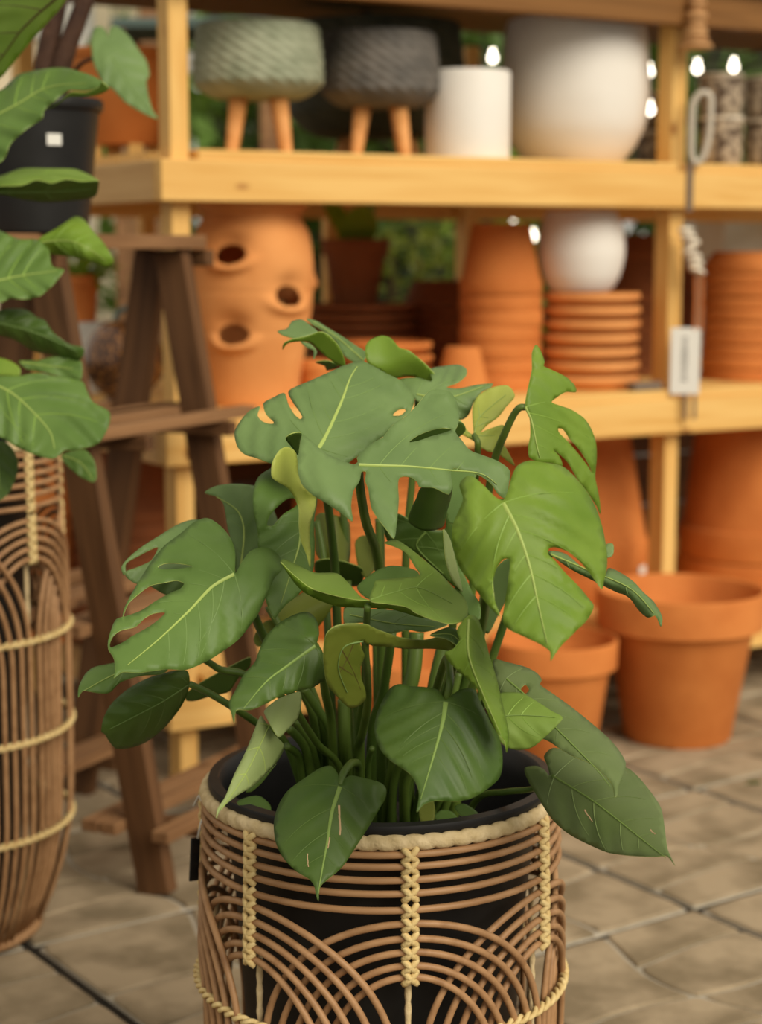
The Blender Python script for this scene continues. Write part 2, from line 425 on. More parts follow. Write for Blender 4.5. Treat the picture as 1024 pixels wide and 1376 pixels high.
def saucers(label, x, d, z, wpx, n, hpx, mat='terra_pale', group=None, name='terracotta_saucer'):
    p = on_shelf(x, d, z); k = px(p)
    Rr = wpx*k/2; h = hpx*k; w = 0.005
    prof = [(0, 0), (Rr*0.84, 0), (Rr*0.86, 0.001), (Rr*0.93, h*0.42), (Rr*0.985, h*0.5), (Rr, h*0.62), (Rr, h*0.86), (Rr-0.002, h*0.97), (Rr-0.004, h), (Rr-0.009, h*0.98), (Rr*0.86, w*1.1), (Rr*0.8, w), (0, w)]
    m = lathe(name, prof, M[mat], 56)
    for i in range(n):
        tag(link(name, m, None, (p.x+random.uniform(-.003, .003), p.y+random.uniform(-.002, .002), p.z+i*(h+0.0003)), (0, 0, random.random()*6)), nth(label, i, n), 'saucer', group)
    return p, k, p.z + n*(h+0.0003)

# middle level, from left to right
def strawberry_pot():
    p = on_shelf(341, 0.13, ZT); k = px(p)
    rows = [(553,58),(545,60),(520,63),(490,68),(460,73),(430,78),(400,81),(375,82),(350,80),(325,75),(310,67),(303,64),(300,66),(297,71),(290,73),(284,72),(279,69)]
    zb = 553
    P = [(rp*k, (zb-y)*k) for y, rp in rows]
    pr_ = [(v.x, v.y) for v in spline([(r, z, 0) for r, z in P], 6)]
    seg = 160; V = []; Fc = []
    a_cam = math.atan2(-p.y, -p.x)
    holes = []
    for hx, hy in ((311, 354), (390, 408), (311, 457)):
        s = (hx-341)/80; holes.append((a_cam + math.asin(max(-0.95, min(0.95, s))), (zb-hy)*k))
    for da, hy in ((2.0, 380), (2.6, 430)): holes.append((a_cam+da, (zb-hy)*k))
    rh = 24*k; hh = 14*k
    def f(a, r, z):
        dr = 0
        for ha, hz in holes:
            du = (math.atan2(math.sin(a-ha), math.cos(a-ha))) * r / rh; dv = (z-hz) / hh
            if abs(du) > 3.5 or abs(dv) > 4.5: continue
            q = math.hypot(du, dv)
            dr -= 0.017 * math.exp(-(du/1.0)**2-((dv-0.9)/1.15)**2)
            dr += 0.013 * math.exp(-((q-1.3)/0.42)**2) * max(0, 0.15 - dv/max(q, .05))
        return r + dr
    nz_ = 150
    zs = np.linspace(0, pr_[-1][1], nz_); rs = np.interp(zs, [q[1] for q in pr_], [q[0] for q in pr_])
    for z, r in zip(zs, rs):
        for i in range(seg):
            a = 2*math.pi*i/seg
            groove = -0.0012*sum(math.exp(-((z-(zb-y)*k)/0.0025)**2) for y in (402, 455, 316))
            rr = f(a, r, z) + groove
            V.append((rr*math.cos(a), rr*math.sin(a), z))
    for j in range(nz_-1):
        for i in range(seg):
            a = 2*math.pi*(i+.5)/seg; z = (zs[j]+zs[j+1])/2; r = rs[j]
            if any(((math.atan2(math.sin(a-ha), math.cos(a-ha)))*r/rh)**2 + ((z-hz)/hh)**2 < 0.86 for ha, hz in holes): continue
            Fc.append((j*seg+i, j*seg+(i+1) % seg, (j+1)*seg+(i+1) % seg, (j+1)*seg+i))
    n0 = len(V); V.append((0, 0, 0.0))
    for i in range(seg): Fc.append((n0, (i+1) % seg, i))
    m = mesh('strawberry_pot', V, Fc, M['terra_pale'], True)
    o = tag(link('strawberry_pot', m, None, p), 'tall pale terracotta strawberry pot with cupped pockets beside the left shelf post', 'pot')
    so = o.modifiers.new('wall', 'SOLIDIFY'); so.thickness = 0.009; so.offset = -1
strawberry_pot()
def small_pot(name, label, x, d, z, wt, wb, hpx, mat='terra', up=True, group=None):
    p = on_shelf(x, d, z); k = px(p)
    if up: m = lathe(name, pot_profile(wt*k/2, wb*k/2, hpx*k), M[mat], 48)
    else:
        pr_ = [(r, hpx*k-zz) for r, zz in pot_profile(wt*k/2, wb*k/2, hpx*k, 0.22)][::-1]
        m = lathe(name, pr_, M[mat], 48)
    return tag(link(name, m, None, p), label, 'pot', group), p, k
small_pot('terracotta_pot', 'small terracotta pot just right of the strawberry pot, half hidden by leaves', 424, 0.08, ZT, 48, 36, 58)
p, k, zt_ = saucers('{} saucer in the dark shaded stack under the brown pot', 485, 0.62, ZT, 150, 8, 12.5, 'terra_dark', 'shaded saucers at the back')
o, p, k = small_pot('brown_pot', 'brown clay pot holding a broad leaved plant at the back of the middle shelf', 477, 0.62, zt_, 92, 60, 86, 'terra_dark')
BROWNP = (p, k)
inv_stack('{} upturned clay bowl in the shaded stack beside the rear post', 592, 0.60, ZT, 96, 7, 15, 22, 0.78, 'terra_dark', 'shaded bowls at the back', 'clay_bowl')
saucers('{} saucer in the short orange stack behind the top leaves', 520, 0.24, ZT, 122, 4, 17, 'terra', 'saucers behind the top leaves')
inv_stack('small upturned terracotta pot on the middle shelf before the tall upturned stack', 622, 0.07, ZT, 74, 1, 14, 52, 0.62, 'terra')
inv_stack('{} pot in the tall upturned stack left of the small white round pot', 672, 0.20, ZT, 110, 7, 21, 71, 0.70, 'terra', 'tall upturned stack on the middle shelf')
p, k, zt_ = saucers('{} pale saucer in the stack under the small white round pot', 793, 0.13, ZT, 131, 7, 18, 'terra_pale', 'saucers under the white round pot')
def round_pot(name, label, x, d, z, ys, mat, off=(0, 0)):
    p = on_shelf(x, d, z); k = px(p)
    yb = ys[0][0]
    P = [(0, 0, 0)] + [v for v in spline([(r*k, (yb-y)*k, 0) for y, r in ys], 6)]
    tr, tz = P[-1][0], P[-1][1]
    prof = [(q[0], q[1]) for q in P] + [(tr-0.003, tz+0.003), (tr-0.009, tz+0.0025), (tr-0.012, tz-0.004), (tr*0.96, tz*0.7), (tr*0.9, tz*0.35), (tr*0.5, 0.03), (0, 0.03)]
    return tag(link(name, lathe(name, prof, M[mat], 72), None, p), label, 'pot'), p, k
round_pot('round_pot', 'small white round pot sitting on the stack of pale saucers', 780, 0.13, zt_, [(402,36),(396,43),(380,52),(355,58),(335,58),(312,54),(296,46)], 'white_pot')
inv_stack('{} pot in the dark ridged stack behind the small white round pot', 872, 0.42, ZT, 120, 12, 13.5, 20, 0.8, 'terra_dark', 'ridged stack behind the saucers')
inv_stack('{} pot in the orange ridged stack right of the right post', 1006, 0.16, ZT, 124, 10, 15.5, 12, 0.82, 'terra', 'ridged stack right of the post')
# bottom level
inv_stack(['lower upturned pot under the huge one at far right of the bottom shelf', 'huge upturned terracotta pot at far right of the bottom shelf'], 1015, 0.22, ZB, 208, 2, 40, 150, 0.80, 'terra', None)
o, kk = None, None
p, k = inv_stack(['lower upturned pot beneath the tapering one left of the right post', 'tall tapering upturned terracotta pot left of the right post on the bottom shelf'], 786, 0.30, ZB, 168, 2, 40, 175, 0.58, 'terra')
sp_ = MB(); Rs = 84*k+.0006; hz_ = zat(760, p)-p.z
sp_v = [(Rs*math.sin(a), -Rs*math.cos(a), hz_+dz) for dz in (-.016, .016) for a in (.86, .90, .94, .98, 1.02, 1.06)]
sp_.add(sp_v, [(i, i+1, i+7, i+6) for i in range(5)])
low_ = [o for o in bpy.data.objects if o.get('label', '').startswith('lower upturned pot beneath')][0]
so_ = link('price_sticker', sp_.mesh('price_sticker', M['sticker']), low_, (0, 0, 0), (0, 0, -low_.rotation_euler.z))
inv_stack('{} pot in the ridged bottom shelf stack seen between monstera stalks', 486, 0.22, ZB, 180, 15, 14.5, 40, 0.8, 'terra', 'ridged stack behind the monstera')
inv_stack('{} pot in the ridged bottom shelf stack behind the right split leaf', 650, 0.34, ZB, 150, 14, 14.5, 40, 0.8, 'terra', 'ridged stack behind the big split leaf')
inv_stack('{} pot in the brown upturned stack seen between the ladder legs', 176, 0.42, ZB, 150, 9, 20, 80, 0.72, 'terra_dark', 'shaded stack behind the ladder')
inv_stack('{} pot in the upturned stack at far left behind the tall basket', 58, 0.50, ZB, 92, 9, 19.5, 60, 0.72, 'terra', 'ridged stack behind the tall basket')

# top level
def leg_planter(name, label, x, d, wpx, y0, y1, yfoot, mat, nleg=4, rot=0.4, relief=0.0045):
    p = on_shelf(x, d, ZM); k = px(p)
    zf = 0.0; hb = (yfoot-y1)*k; ht = (yfoot-y0)*k; Rr = wpx*k/2
    t = thing(name, label, 'planter', p)
    n = 44; prof = []
    for i in range(n+1):
        s = i/n
        r = Rr*(0.66+0.34*math.sin(math.pi/2*s/0.26)**0.8) if s < 0.26 else Rr*(1-0.07*((s-0.26)/0.74)**2)
        prof.append((r, hb+(ht-hb)*s))
    rows = 6.0
    def disp(a, z, r):
        s = (z-hb)/(ht-hb)
        if s < 0.15 or r < Rr*0.3: return 0
        q = (s-0.15)/0.85*rows; fr = q-math.floor(q)
        return relief*(math.sin(math.pi*fr)**0.6*(0.35+0.65*math.sin(a*24+(fr-0.5)*6.5)))
    prof = [(0, hb)] + prof
    outer = lathe('bowl', prof, M[mat], 180, True, disp)
    b = link('bowl', outer, t)
    inn = lathe('bowl_lining', [(Rr*0.95, ht), (Rr*0.92, ht+0.003), (Rr*0.89, ht), (Rr*0.85, hb+0.02), (0, hb+0.02)], M[mat], 64)
    link('bowl_lining', inn, b)
    lm = MB(); L_ = hb+0.012
    lm.tube([(0,0,0),(0,0,L_*0.03),(0,0,L_)], [0.0115,0.0125,0.0195], 16)
    lmesh = lm.mesh('leg', M['legwood'], True)
    for q in range(nleg):
        a = rot+2*math.pi*q/nleg
        top = Vector((math.cos(a), math.sin(a), 0))*Rr*0.42+Vector((0,0,L_)); bot = Vector((math.cos(a), math.sin(a), 0))*Rr*0.60
        dq = (top-bot).to_track_quat('Z', 'Y')
        link('leg', lmesh, t, bot, dq.to_euler())
    return t
leg_planter('footed_planter', 'sage green textured planter on angled wooden legs beside the left post', 348, 0.14, 172, 42, 136, 210, 'sage', 4, 0.86)
leg_planter('footed_planter', 'charcoal textured planter on angled wooden legs beside the white cylinder pot', 511, 0.14, 156, 53, 148, 215, 'charcoal', 4, 0.80)
leg_planter('footed_planter', 'large dark green planter on wooden legs standing behind the charcoal one', 506, 0.52, 236, 18, 165, 204, 'darkgreen', 4, 0.9)
def cyl_pot():
    p = on_shelf(628, 0.10, ZM); k = px(p)
    r = 57*k; h = 116*k
    prof = [(0,0),(r-.003,0),(r-.0008,.001),(r,.004),(r,h-.003),(r-.001,h-.001),(r-.003,h),(r-.007,h),(r-.008,h-.002),(r-.009,.01),(0,.01)]
    tag(link('cylinder_pot', lathe('cylinder_pot', prof, M['white_pot'], 72), None, p), 'plain white cylinder pot on the upper shelf left of the big round pot', 'pot')
cyl_pot()
round_pot('round_pot', 'big cream white round pot on the upper shelf left of the right post', 771, 0.20, ZM, [(227,58),(222,66),(205,80),(180,93),(150,99),(120,100),(90,98),(60,95),(40,91)], 'white_pot')
# mottled vases right of the post, two tiers
def vase(label, x, d, z, w, h):
    p = on_shelf(x, d, z); k = px(p); r = w*k/2; hh = h*k
    t = thing('mottled_vase', label, 'vase', p)
    prof = [(0,0),(r*.86,0),(r*.9,.004),(r*.97,hh*.3),(r,hh*.85),(r,hh*.93)]
    link('body', lathe('body', prof, M['speckle'], 40), t)
    link('rim', lathe('rim', [(r,hh*.93),(r*1.03,hh*.95),(r*1.03,hh*.99),(r*1.0,hh),(r*.9,hh),(r*.88,hh*.9),(r*.85,.02),(0,.02)], M['bead'], 40), t)
    return p.z+hh
z2 = vase('lower mottled brown vase right of the post under its twin', 968, 0.10, ZM, 58, 66)
vase('upper mottled brown vase right of the post, stacked on its twin', 968, 0.10, z2, 58, 56)
z2 = vase('lower mottled vase cut by the right frame edge on the upper shelf', 1030, 0.10, ZM, 58, 64)
vase('upper mottled vase cut by the right frame edge, stacked on another', 1030, 0.10, z2, 58, 56)
z2 = vase('lower dark mottled vase between the big white pot and the right post', 884, 0.74, ZM, 60, 62)
vase('upper dark mottled vase between the big white pot and the right post', 884, 0.74, z2, 60, 50)
small_pot('cream_pot', 'cream pot at the back of the upper shelf behind the mottled vases', 966, 0.62, ZM, 62, 44, 128, 'white_pot')
small_pot('grey_pot', 'pale pot at the back of the upper shelf at the right frame edge', 1024, 0.62, ZM, 52, 44, 118, 'white_pot')
# left end of the unit
def big_bowl():
    p = on_shelf(168, 0.42, ZM); k = px(p)
    t = thing('terracotta_bowl', 'big dark orange terracotta bowl on a stand at left end of the upper shelf', 'pot', p)
    st = MB()
    for q in range(4):
        a = 0.5+q*math.pi/2; st.box(-0.014, 0.014, -0.014, 0.014, 0, 18*k, Matrix.Translation((math.cos(a)*42*k, math.sin(a)*42*k, 0)))
    link('stand', st.mesh('stand', M['pine']), t)
    h0 = 18*k; P = spline([(46*k,h0,0),(56*k,h0+20*k,0),(70*k,h0+60*k,0),(76*k,h0+96*k,0),(78*k,h0+112*k,0)], 5)
    prof = [(0,h0)]+[(q.x,q.y) for q in P]+[(82*k,h0+113*k),(83*k,h0+121*k),(78*k,h0+123*k),(74*k,h0+119*k),(68*k,h0+80*k),(40*k,h0+12*k),(0,h0+12*k)]
    link('bowl', lathe('bowl', prof, M['terra'], 64), t)
big_bowl()
def globe():
    p = on_shelf(168, 0.30, ZT); k = px(p)
    t = thing('mosaic_globe', 'amber and gold mosaic glass globe behind the ladder on the middle shelf', 'lantern', p)
    r = 54*k
    prof = [(0,0),(r*.45,0),(r*.5,.006),(r*.4,.014)]+[(r*math.sin(a), r*0.98-r*math.cos(a)+0.006) for a in np.linspace(0.45, 2.85, 26)]+[(r*.24,r*1.99),(r*.2,r*2.0)]
    link('globe', lathe('globe', prof, M['mosaic'], 48), t)
    hp = MB(); hp.tube([(0.03*math.cos(a)+0.012, 0, r*1.98+0.03*math.sin(a)) for a in np.linspace(0, math.pi, 14)], 0.006, 8)
    link('handle', hp.mesh('handle', M['teal'], True), t)
globe()
def orange_plant():
    o, p, k = small_pot('orange_pot', 'small orange pot with a leafy plant at the left end behind the ladder', 108, 0.62, ZT, 58, 46, 62)
    o.location.z = zat(432, p)
    sh = p.copy(); zz = o.location.z
    st = link('pot_riser', bevel_box('pot_riser', 0.13, 0.13, zz-ZT-0.0005, M['grey'], 0.004, (0, 0, (zz-ZT)/2)), None, (p.x, p.y, ZT))
    tag(st, 'pale grey block that carries the small orange potted plant', 'block')
    mb = MB(); h = 62*k
    for i in range(26):
        a = random.random()*6.28; l = random.uniform(.06, .13); e = random.uniform(.2, 1.2)
        dr = Vector((math.cos(a)*math.cos(e), math.sin(a)*math.cos(e), math.sin(e))); sd = Vector((-math.sin(a), math.cos(a), 0))*.017
        b0 = Vector((0,0,h*0.8)); m_ = b0+dr*l*.55; tp = b0+dr*l+Vector((0,0,-.02))
        mb.add([b0, m_-sd, tp, m_+sd], [(0,1,2,3)])
    link('foliage', mb.mesh('foliage', M['leaf_bright']), o)
orange_plant()
# broad leaf plant in the brown pot
def brown_plant():
    p, k = BROWNP
    t = thing('potted_plant', 'broad leaved young plant growing out of the brown clay pot', 'plant', (p.x, p.y, p.z+70*k))
    for j, (a, l, w, e) in enumerate(((0.3,.17,.055,1.35),(2.6,.16,.05,1.2),(-1.4,.13,.05,1.0))):
        mb = MB(); n = 10
        dr = Vector((math.cos(a)*math.cos(e), math.sin(a)*math.cos(e), math.sin(e))); sd = Vector((-math.sin(a), math.cos(a), 0))
        v = []; f = []
        for i in range(n+1):
            s = i/n; c = dr*(l*s)+Vector((math.cos(a), math.sin(a), 0))*(.04*s*s); ww = w*math.sin(math.pi*min(1, s*0.97+.03))**.7
            v += [c-sd*ww+dr*0, c+Vector((0,0,-.006)), c+sd*ww]
        for i in range(n): f += [(3*i,3*i+1,3*i+4,3*i+3),(3*i+1,3*i+2,3*i+5,3*i+4)]
        mb.add(v, f); link('leaf', mb.mesh('leaf', M['leaf_bright'], True), t)
brown_plant()
# things hung on the right post
def hung():
    def hp(x, y, d=-0.055):
        p = on_shelf(x, d, 1.2); q = at(x, y, p.y); return q
    b = hp(936, 0); k = px(b)
    t = thing('wooden_bell', 'turned wooden bell of stacked discs hanging at top of the right post', 'ornament', (b.x, b.y, b.z))
    prof = []
    for y0, y1, r in ((-14,0,9),(0,8,14),(8,16,11),(16,26,16),(26,36,13),(36,48,16),(48,56,18),(56,65,23)):
        prof += [(r*k*.6, -y0*k), (r*k, -(y0+2)*k), (r*k, -(y1-2)*k), (r*k*.6, -y1*k)]
    link('discs', lathe('discs', [(0, 14*k)]+prof+[(0, -64*k)], M['turned'], 32), t)
    cm = MB(); cm.tube([(0,0,14*k),(0,0.02,40*k)], 0.0015, 6); link('cord', cm.mesh('cord', M['twine']), t)
    # loop
    c = hp(942, 172); k = px(c)
    t = thing('loop_hanger', 'pale flat metal loop with a grey strip hanging on the right post', 'hanger', c)
    pts = spline([(-12*k,0,-36*k),(-12*k,0,30*k),(-4*k,0,44*k),(6*k,0,46*k),(12*k,0,38*k),(11*k,0,-8*k),(4*k,0,-38*k),(-6*k,0,-46*k)], 6, True)
    l = MB(); l.tube(pts, 4.6*k, 8, True); link('loop', l.mesh('loop', M['metal'], True), t)
    link('strip', bevel_box('strip', 9*k, 0.003, 66*k, M['tail'], .001, (-13*k, 0, -78*k)), t)
    # wind chime
    c = hp(928, 305); k = px(c)
    t = thing('wind_chime', 'shell bead wind chime with a white tag hanging on the right post', 'wind chime', c)
    for i, (dx, w) in enumerate(((-7,11),(-3,12),(3,12),(-1,11),(5,12),(8,12),(10,13))):
        link('bead', lathe('bead', [(0,-4*k),(w*k*.7,-3.6*k),(w*k,0),(w*k*.7,3.6*k),(0,4*k)], M['bead'], 20), t, (dx*k, 0, -(4+i*9)*k), (0, R(random.uniform(-22,22)), 0))
    for dx in (8, 17):
        cm = MB(); cm.tube([(dx*k,0,-64*k),((dx+1)*k,0,-100*k),(dx*k,0,-138*k)], 1.6*k, 6); link('cord', cm.mesh('cord', M['orange_cord']), t)
    tg = link('paper_tag', bevel_box('paper_tag', 40*k, .003, 90*k, M['sticker'], .001, (-3*k, 0, -180*k)), t)
    ik = MB()
    for i in range(11):
        y = 148+i*5.6; w = random.choice((3, 4, 2.4)); ik.box((-4-w)*k, (-4+w)*k, -.0024, -.0016, -(y+2.4)*k, -y*k)
    link('print', ik.mesh('print', M['ink']), tg)
    for dx in (-1, 11): link('tail', bevel_box('tail', 5*k, .003, 34*k, M['tail'], .001, (dx*k, 0, -242*k)), t)
hung()
p = on_shelf(866, -0.012, ZT)
tag(link('wood_offcut', bevel_box('wood_offcut', 0.085, 0.03, 0.02, M['tail'], .003, (0,0,.0102)), None, p, (0,0,TH+.05)), 'small grey wood offcut lying on the middle shelf edge beside the right post', 'wood')
# string lights behind
def lights(label, spots, Y):
    pts = [at(x, y, Y) for x, y in spots]
    base = Vector((pts[0].x, Y, pts[0].z))
    t = thing('string_lights', label, 'lights', base)
    c = MB(); c.tube(spline([q-base+Vector((0,0,.021)) for q in [pts[0]+Vector((-.5,0,.15))]+pts+[pts[-1]+Vector((.5,0,.15))]], 6), .003, 6)
    link('cable', c.mesh('cable', M['cable']), t)
    sm = lathe('bulb', [(.0001,-.012)]+[(.011*math.sin(a), -.012*math.cos(a)) for a in np.linspace(.2, 2.6, 12)]+[(.006,.013),(.006,.022),(.0001,.022)], M['bulb'], 16)
    for q in pts: link('bulb', sm, t, q-base)
lights('upper string of lit bulbs hanging behind the big white pot', [(662,78),(872,97),(873,148),(937,92),(986,90)], 4.56)
lights('lower string of lit bulbs glimpsed below the upper shelf beam', [(622,288),(690,292),(716,318),(752,290)], 5.2)

# ------------------------------------------------------------------ background
wb = MB(); wb.box(-3.2, -0.85, 8.2, 8.35, 0, 3.4)
struct(link('wall_left', wb.mesh('wall_left', M['cream'])))
wb = MB()
for b_ in ((-0.85, 1.08, 0, 2.3), (1.08, 1.29, 0, 1.10), (1.08, 1.29, 1.22, 2.3), (1.29, 4.2, 0, 2.3)): wb.box(b_[0], b_[1], 8.9, 9.0, b_[2], b_[3])
struct(link('wall_back', wb.mesh('wall_back', M['hedge'])))
wb = MB(); wb.box(-3.2, -1.25, 8.17, 8.2, 1.98, 2.3)
struct(link('trim_1', wb.mesh('trim_1', M['grey'])))
for i, (x, w) in enumerate(((105, .05), (204, .09))):
    q = at(x, 20, 7.0)
    tag(link('pole', bevel_box('pole', w, w, 2.9, M['grey'] if i == 0 else M['slat_wood'], .004, (0,0,1.45)), None, (q.x, 7.0, 0)), ('slim grey pole before the cream wall at upper left', 'thick dark pole before the cream wall beside the left post')[i], 'pole')
q = at(190, 40, 6.0)
tl = thing('table', 'slate topped display table far behind the left shelf post', 'table', (q.x, 6.0, 0))
link('tabletop', bevel_box('tabletop', .5, .4, .03, M['teal'], .004, (.18,0,q.z)), tl)
for sx in (-.05, .41):
    for sy in (-.17, .17): link('leg', bevel_box('leg', .04, .04, q.z-.016, M['slat_wood'], .003, (sx, sy, (q.z-.016)/2)), tl)
for i, (x, y0, y1, w, Y, lab) in enumerate(((945,285,338,.06,5.6,'narrow pale bin far behind the shelf, nearest the right post'),(985,285,336,.12,5.8,'wide white bin far behind the shelf right of the narrow pale one'),(850,318,360,.16,6.4,'pale low trough far behind the shelf between white pot and right post'))):
    q = at(x, y0, Y); z1 = q.z; z0 = at(x, y1, Y).z
    t = thing('bin', lab, 'bin', (q.x, Y, 0))
    link('body', bevel_box('body', w*1.6, .25, z1-.02, M['grey'], .01, (0,0,(z1-.02)/2)), t)
    link('lid', bevel_box('lid', w*1.7, .27, .02, M['white_pot'], .004, (0,0,z1-.01)), t)
def foliage_mesh(n, rx, ry, rz, ls, mat, seed):
    rnd = random.Random(seed); mb = MB()
    for i in range(n):
        while True:
            q = Vector((rnd.uniform(-1,1), rnd.uniform(-1,1), rnd.uniform(-1,1)))
            if 0.15 < q.length < 1: break
        c = Vector((q.x*rx, q.y*ry, q.z*rz)); d = (q.normalized()+Vector((rnd.gauss(0,.5), rnd.gauss(0,.5), rnd.gauss(0,.5)))).normalized()
        s = d.orthogonal().normalized(); s.rotate(Matrix.Rotation(rnd.random()*6.28, 3, d)); u = d.cross(s)
        l = ls*rnd.uniform(.6, 1.3)
        mb.add([c-s*l, c+u*l*.4-s*l*.1+d*l*.15, c+s*l-d*l*.2, c-u*l*.4-s*l*.1+d*l*.15], [(0,1,2,3)])
    return mb.mesh('foliage', mat)
FM = [foliage_mesh(420, .5, .4, .75, .07, M['leaf'], 1), foliage_mesh(420, .5, .4, .75, .07, M['leaf_bright'], 2), foliage_mesh(420, .5, .4, .75, .06, M['leaf_dark'], 3), foliage_mesh(300, .4, .35, .4, .045, M['leaf_olive'], 4)]
tr = MB(); tr.tube([(0,0,0),(.02,0,.4),(0,.02,.9)], [.03,.025,.015], 8); TRK = tr.mesh('trunk', M['bark'], True)
for x, y, Y, s, k, lab in ((560,345,6.3,.55,3,'low yellow flecked shrub seen past the brown pot'),(430,300,7.9,1.2,2,'dark shrub seen between strawberry pot and brown pot'),(640,60,7.0,1.2,2,'tall dark shrub seen above the white cylinder pot'),(700,300,6.6,.6,1,'light green shrub seen above the tall upturned stack'),(345,20,8.0,1.3,0,'green shrub seen above the sage planter'),(170,300,7.4,1.0,0,'green shrub seen past the left end of the shelf'),(900,322,8.4,.8,2,'dark shrub seen between small white pot and right post'),(985,250,7.6,1.1,2,'dark shrub behind the white bins at far right'),(520,90,7.6,1.2,0,'green shrub behind the large dark green planter'),(800,200,7.8,1.0,2,'dark shrub behind the big white round pot')):
    q = at(x, y, Y)
    t = thing('shrub', lab, 'shrub', (q.x, Y, 0))
    f_ = link('foliage', FM[k], t, (0,0,q.z)); f_.scale = (s,)*3
    g_ = link('trunk', TRK, t); g_.scale = (1,1,max(.3,(q.z)/.9))

# ------------------------------------------------------------------ ladder stand
UA = R(64)
lu = Vector((math.cos(UA), math.sin(UA), 0)); lv = Vector((math.sin(UA), -math.cos(UA), 0))
LA = Vector((-0.567, 3.075, 0)); LL = 0.385; LW = 0.228; LH = 1.073
ladder = thing('ladder_stand', 'dark wooden double sided ladder stand between tall basket and shelf', 'ladder', LA, (0, 0, UA))
# local frame: x along the length, y = left (minus lv), z up
for s, u0 in ((0, 0.0), (1, LL)):
    for sd in (-1, 1):         # sd -1 -> right side (lv), y negative
        top = Vector((u0, sd*0.03, LH)); bot = Vector((u0, sd*LW, 0))
        d = top-bot; L_ = d.length
        mb = bevel_box('leg', L_-0.004, 0.03, 0.062, M['dark_wood'], .002)
        # long axis x; width (z of mesh) in the frame plane
        q = Matrix((d.normalized(), Vector((1,0,0)), d.normalized().cross(Vector((1,0,0))))).transposed()
        o = link('leg', mb, ladder, (top+bot)/2 + Vector((0.0 if sd > 0 else -0.0305, 0, 0)), q.to_euler())
link('top_board', bevel_box('top_board', LL+0.26, 0.15, 0.025, M['slat_wood'], .002), ladder, ((LL-0.22)/2, 0, LH+0.0135))
for u0 in (-0.045, LL+0.032): link('cleat', bevel_box('cleat', 0.15, 0.03, 0.03, M['dark_wood'], .002), ladder, (u0, 0, LH-0.0155), (0,0,math.pi/2))
for zst in (0.775, 0.445, 0.115):
    yc = LW + (0.03-LW)*zst/LH
    for sd in (-1, 1):
        for off in (-0.085, -0.048, 0.055):
            link('slat', bevel_box('slat', LL+0.13, 0.032, 0.02, M['slat_wood'], .002), ladder, (LL/2-0.01, sd*(yc+off), zst))
        for u0 in (0.055, LL-0.055): link('cleat', bevel_box('cleat', 0.20, 0.024, 0.026, M['dark_wood'], .002), ladder, (u0, sd*(yc-0.012), zst-0.0235), (0,0,math.pi/2))

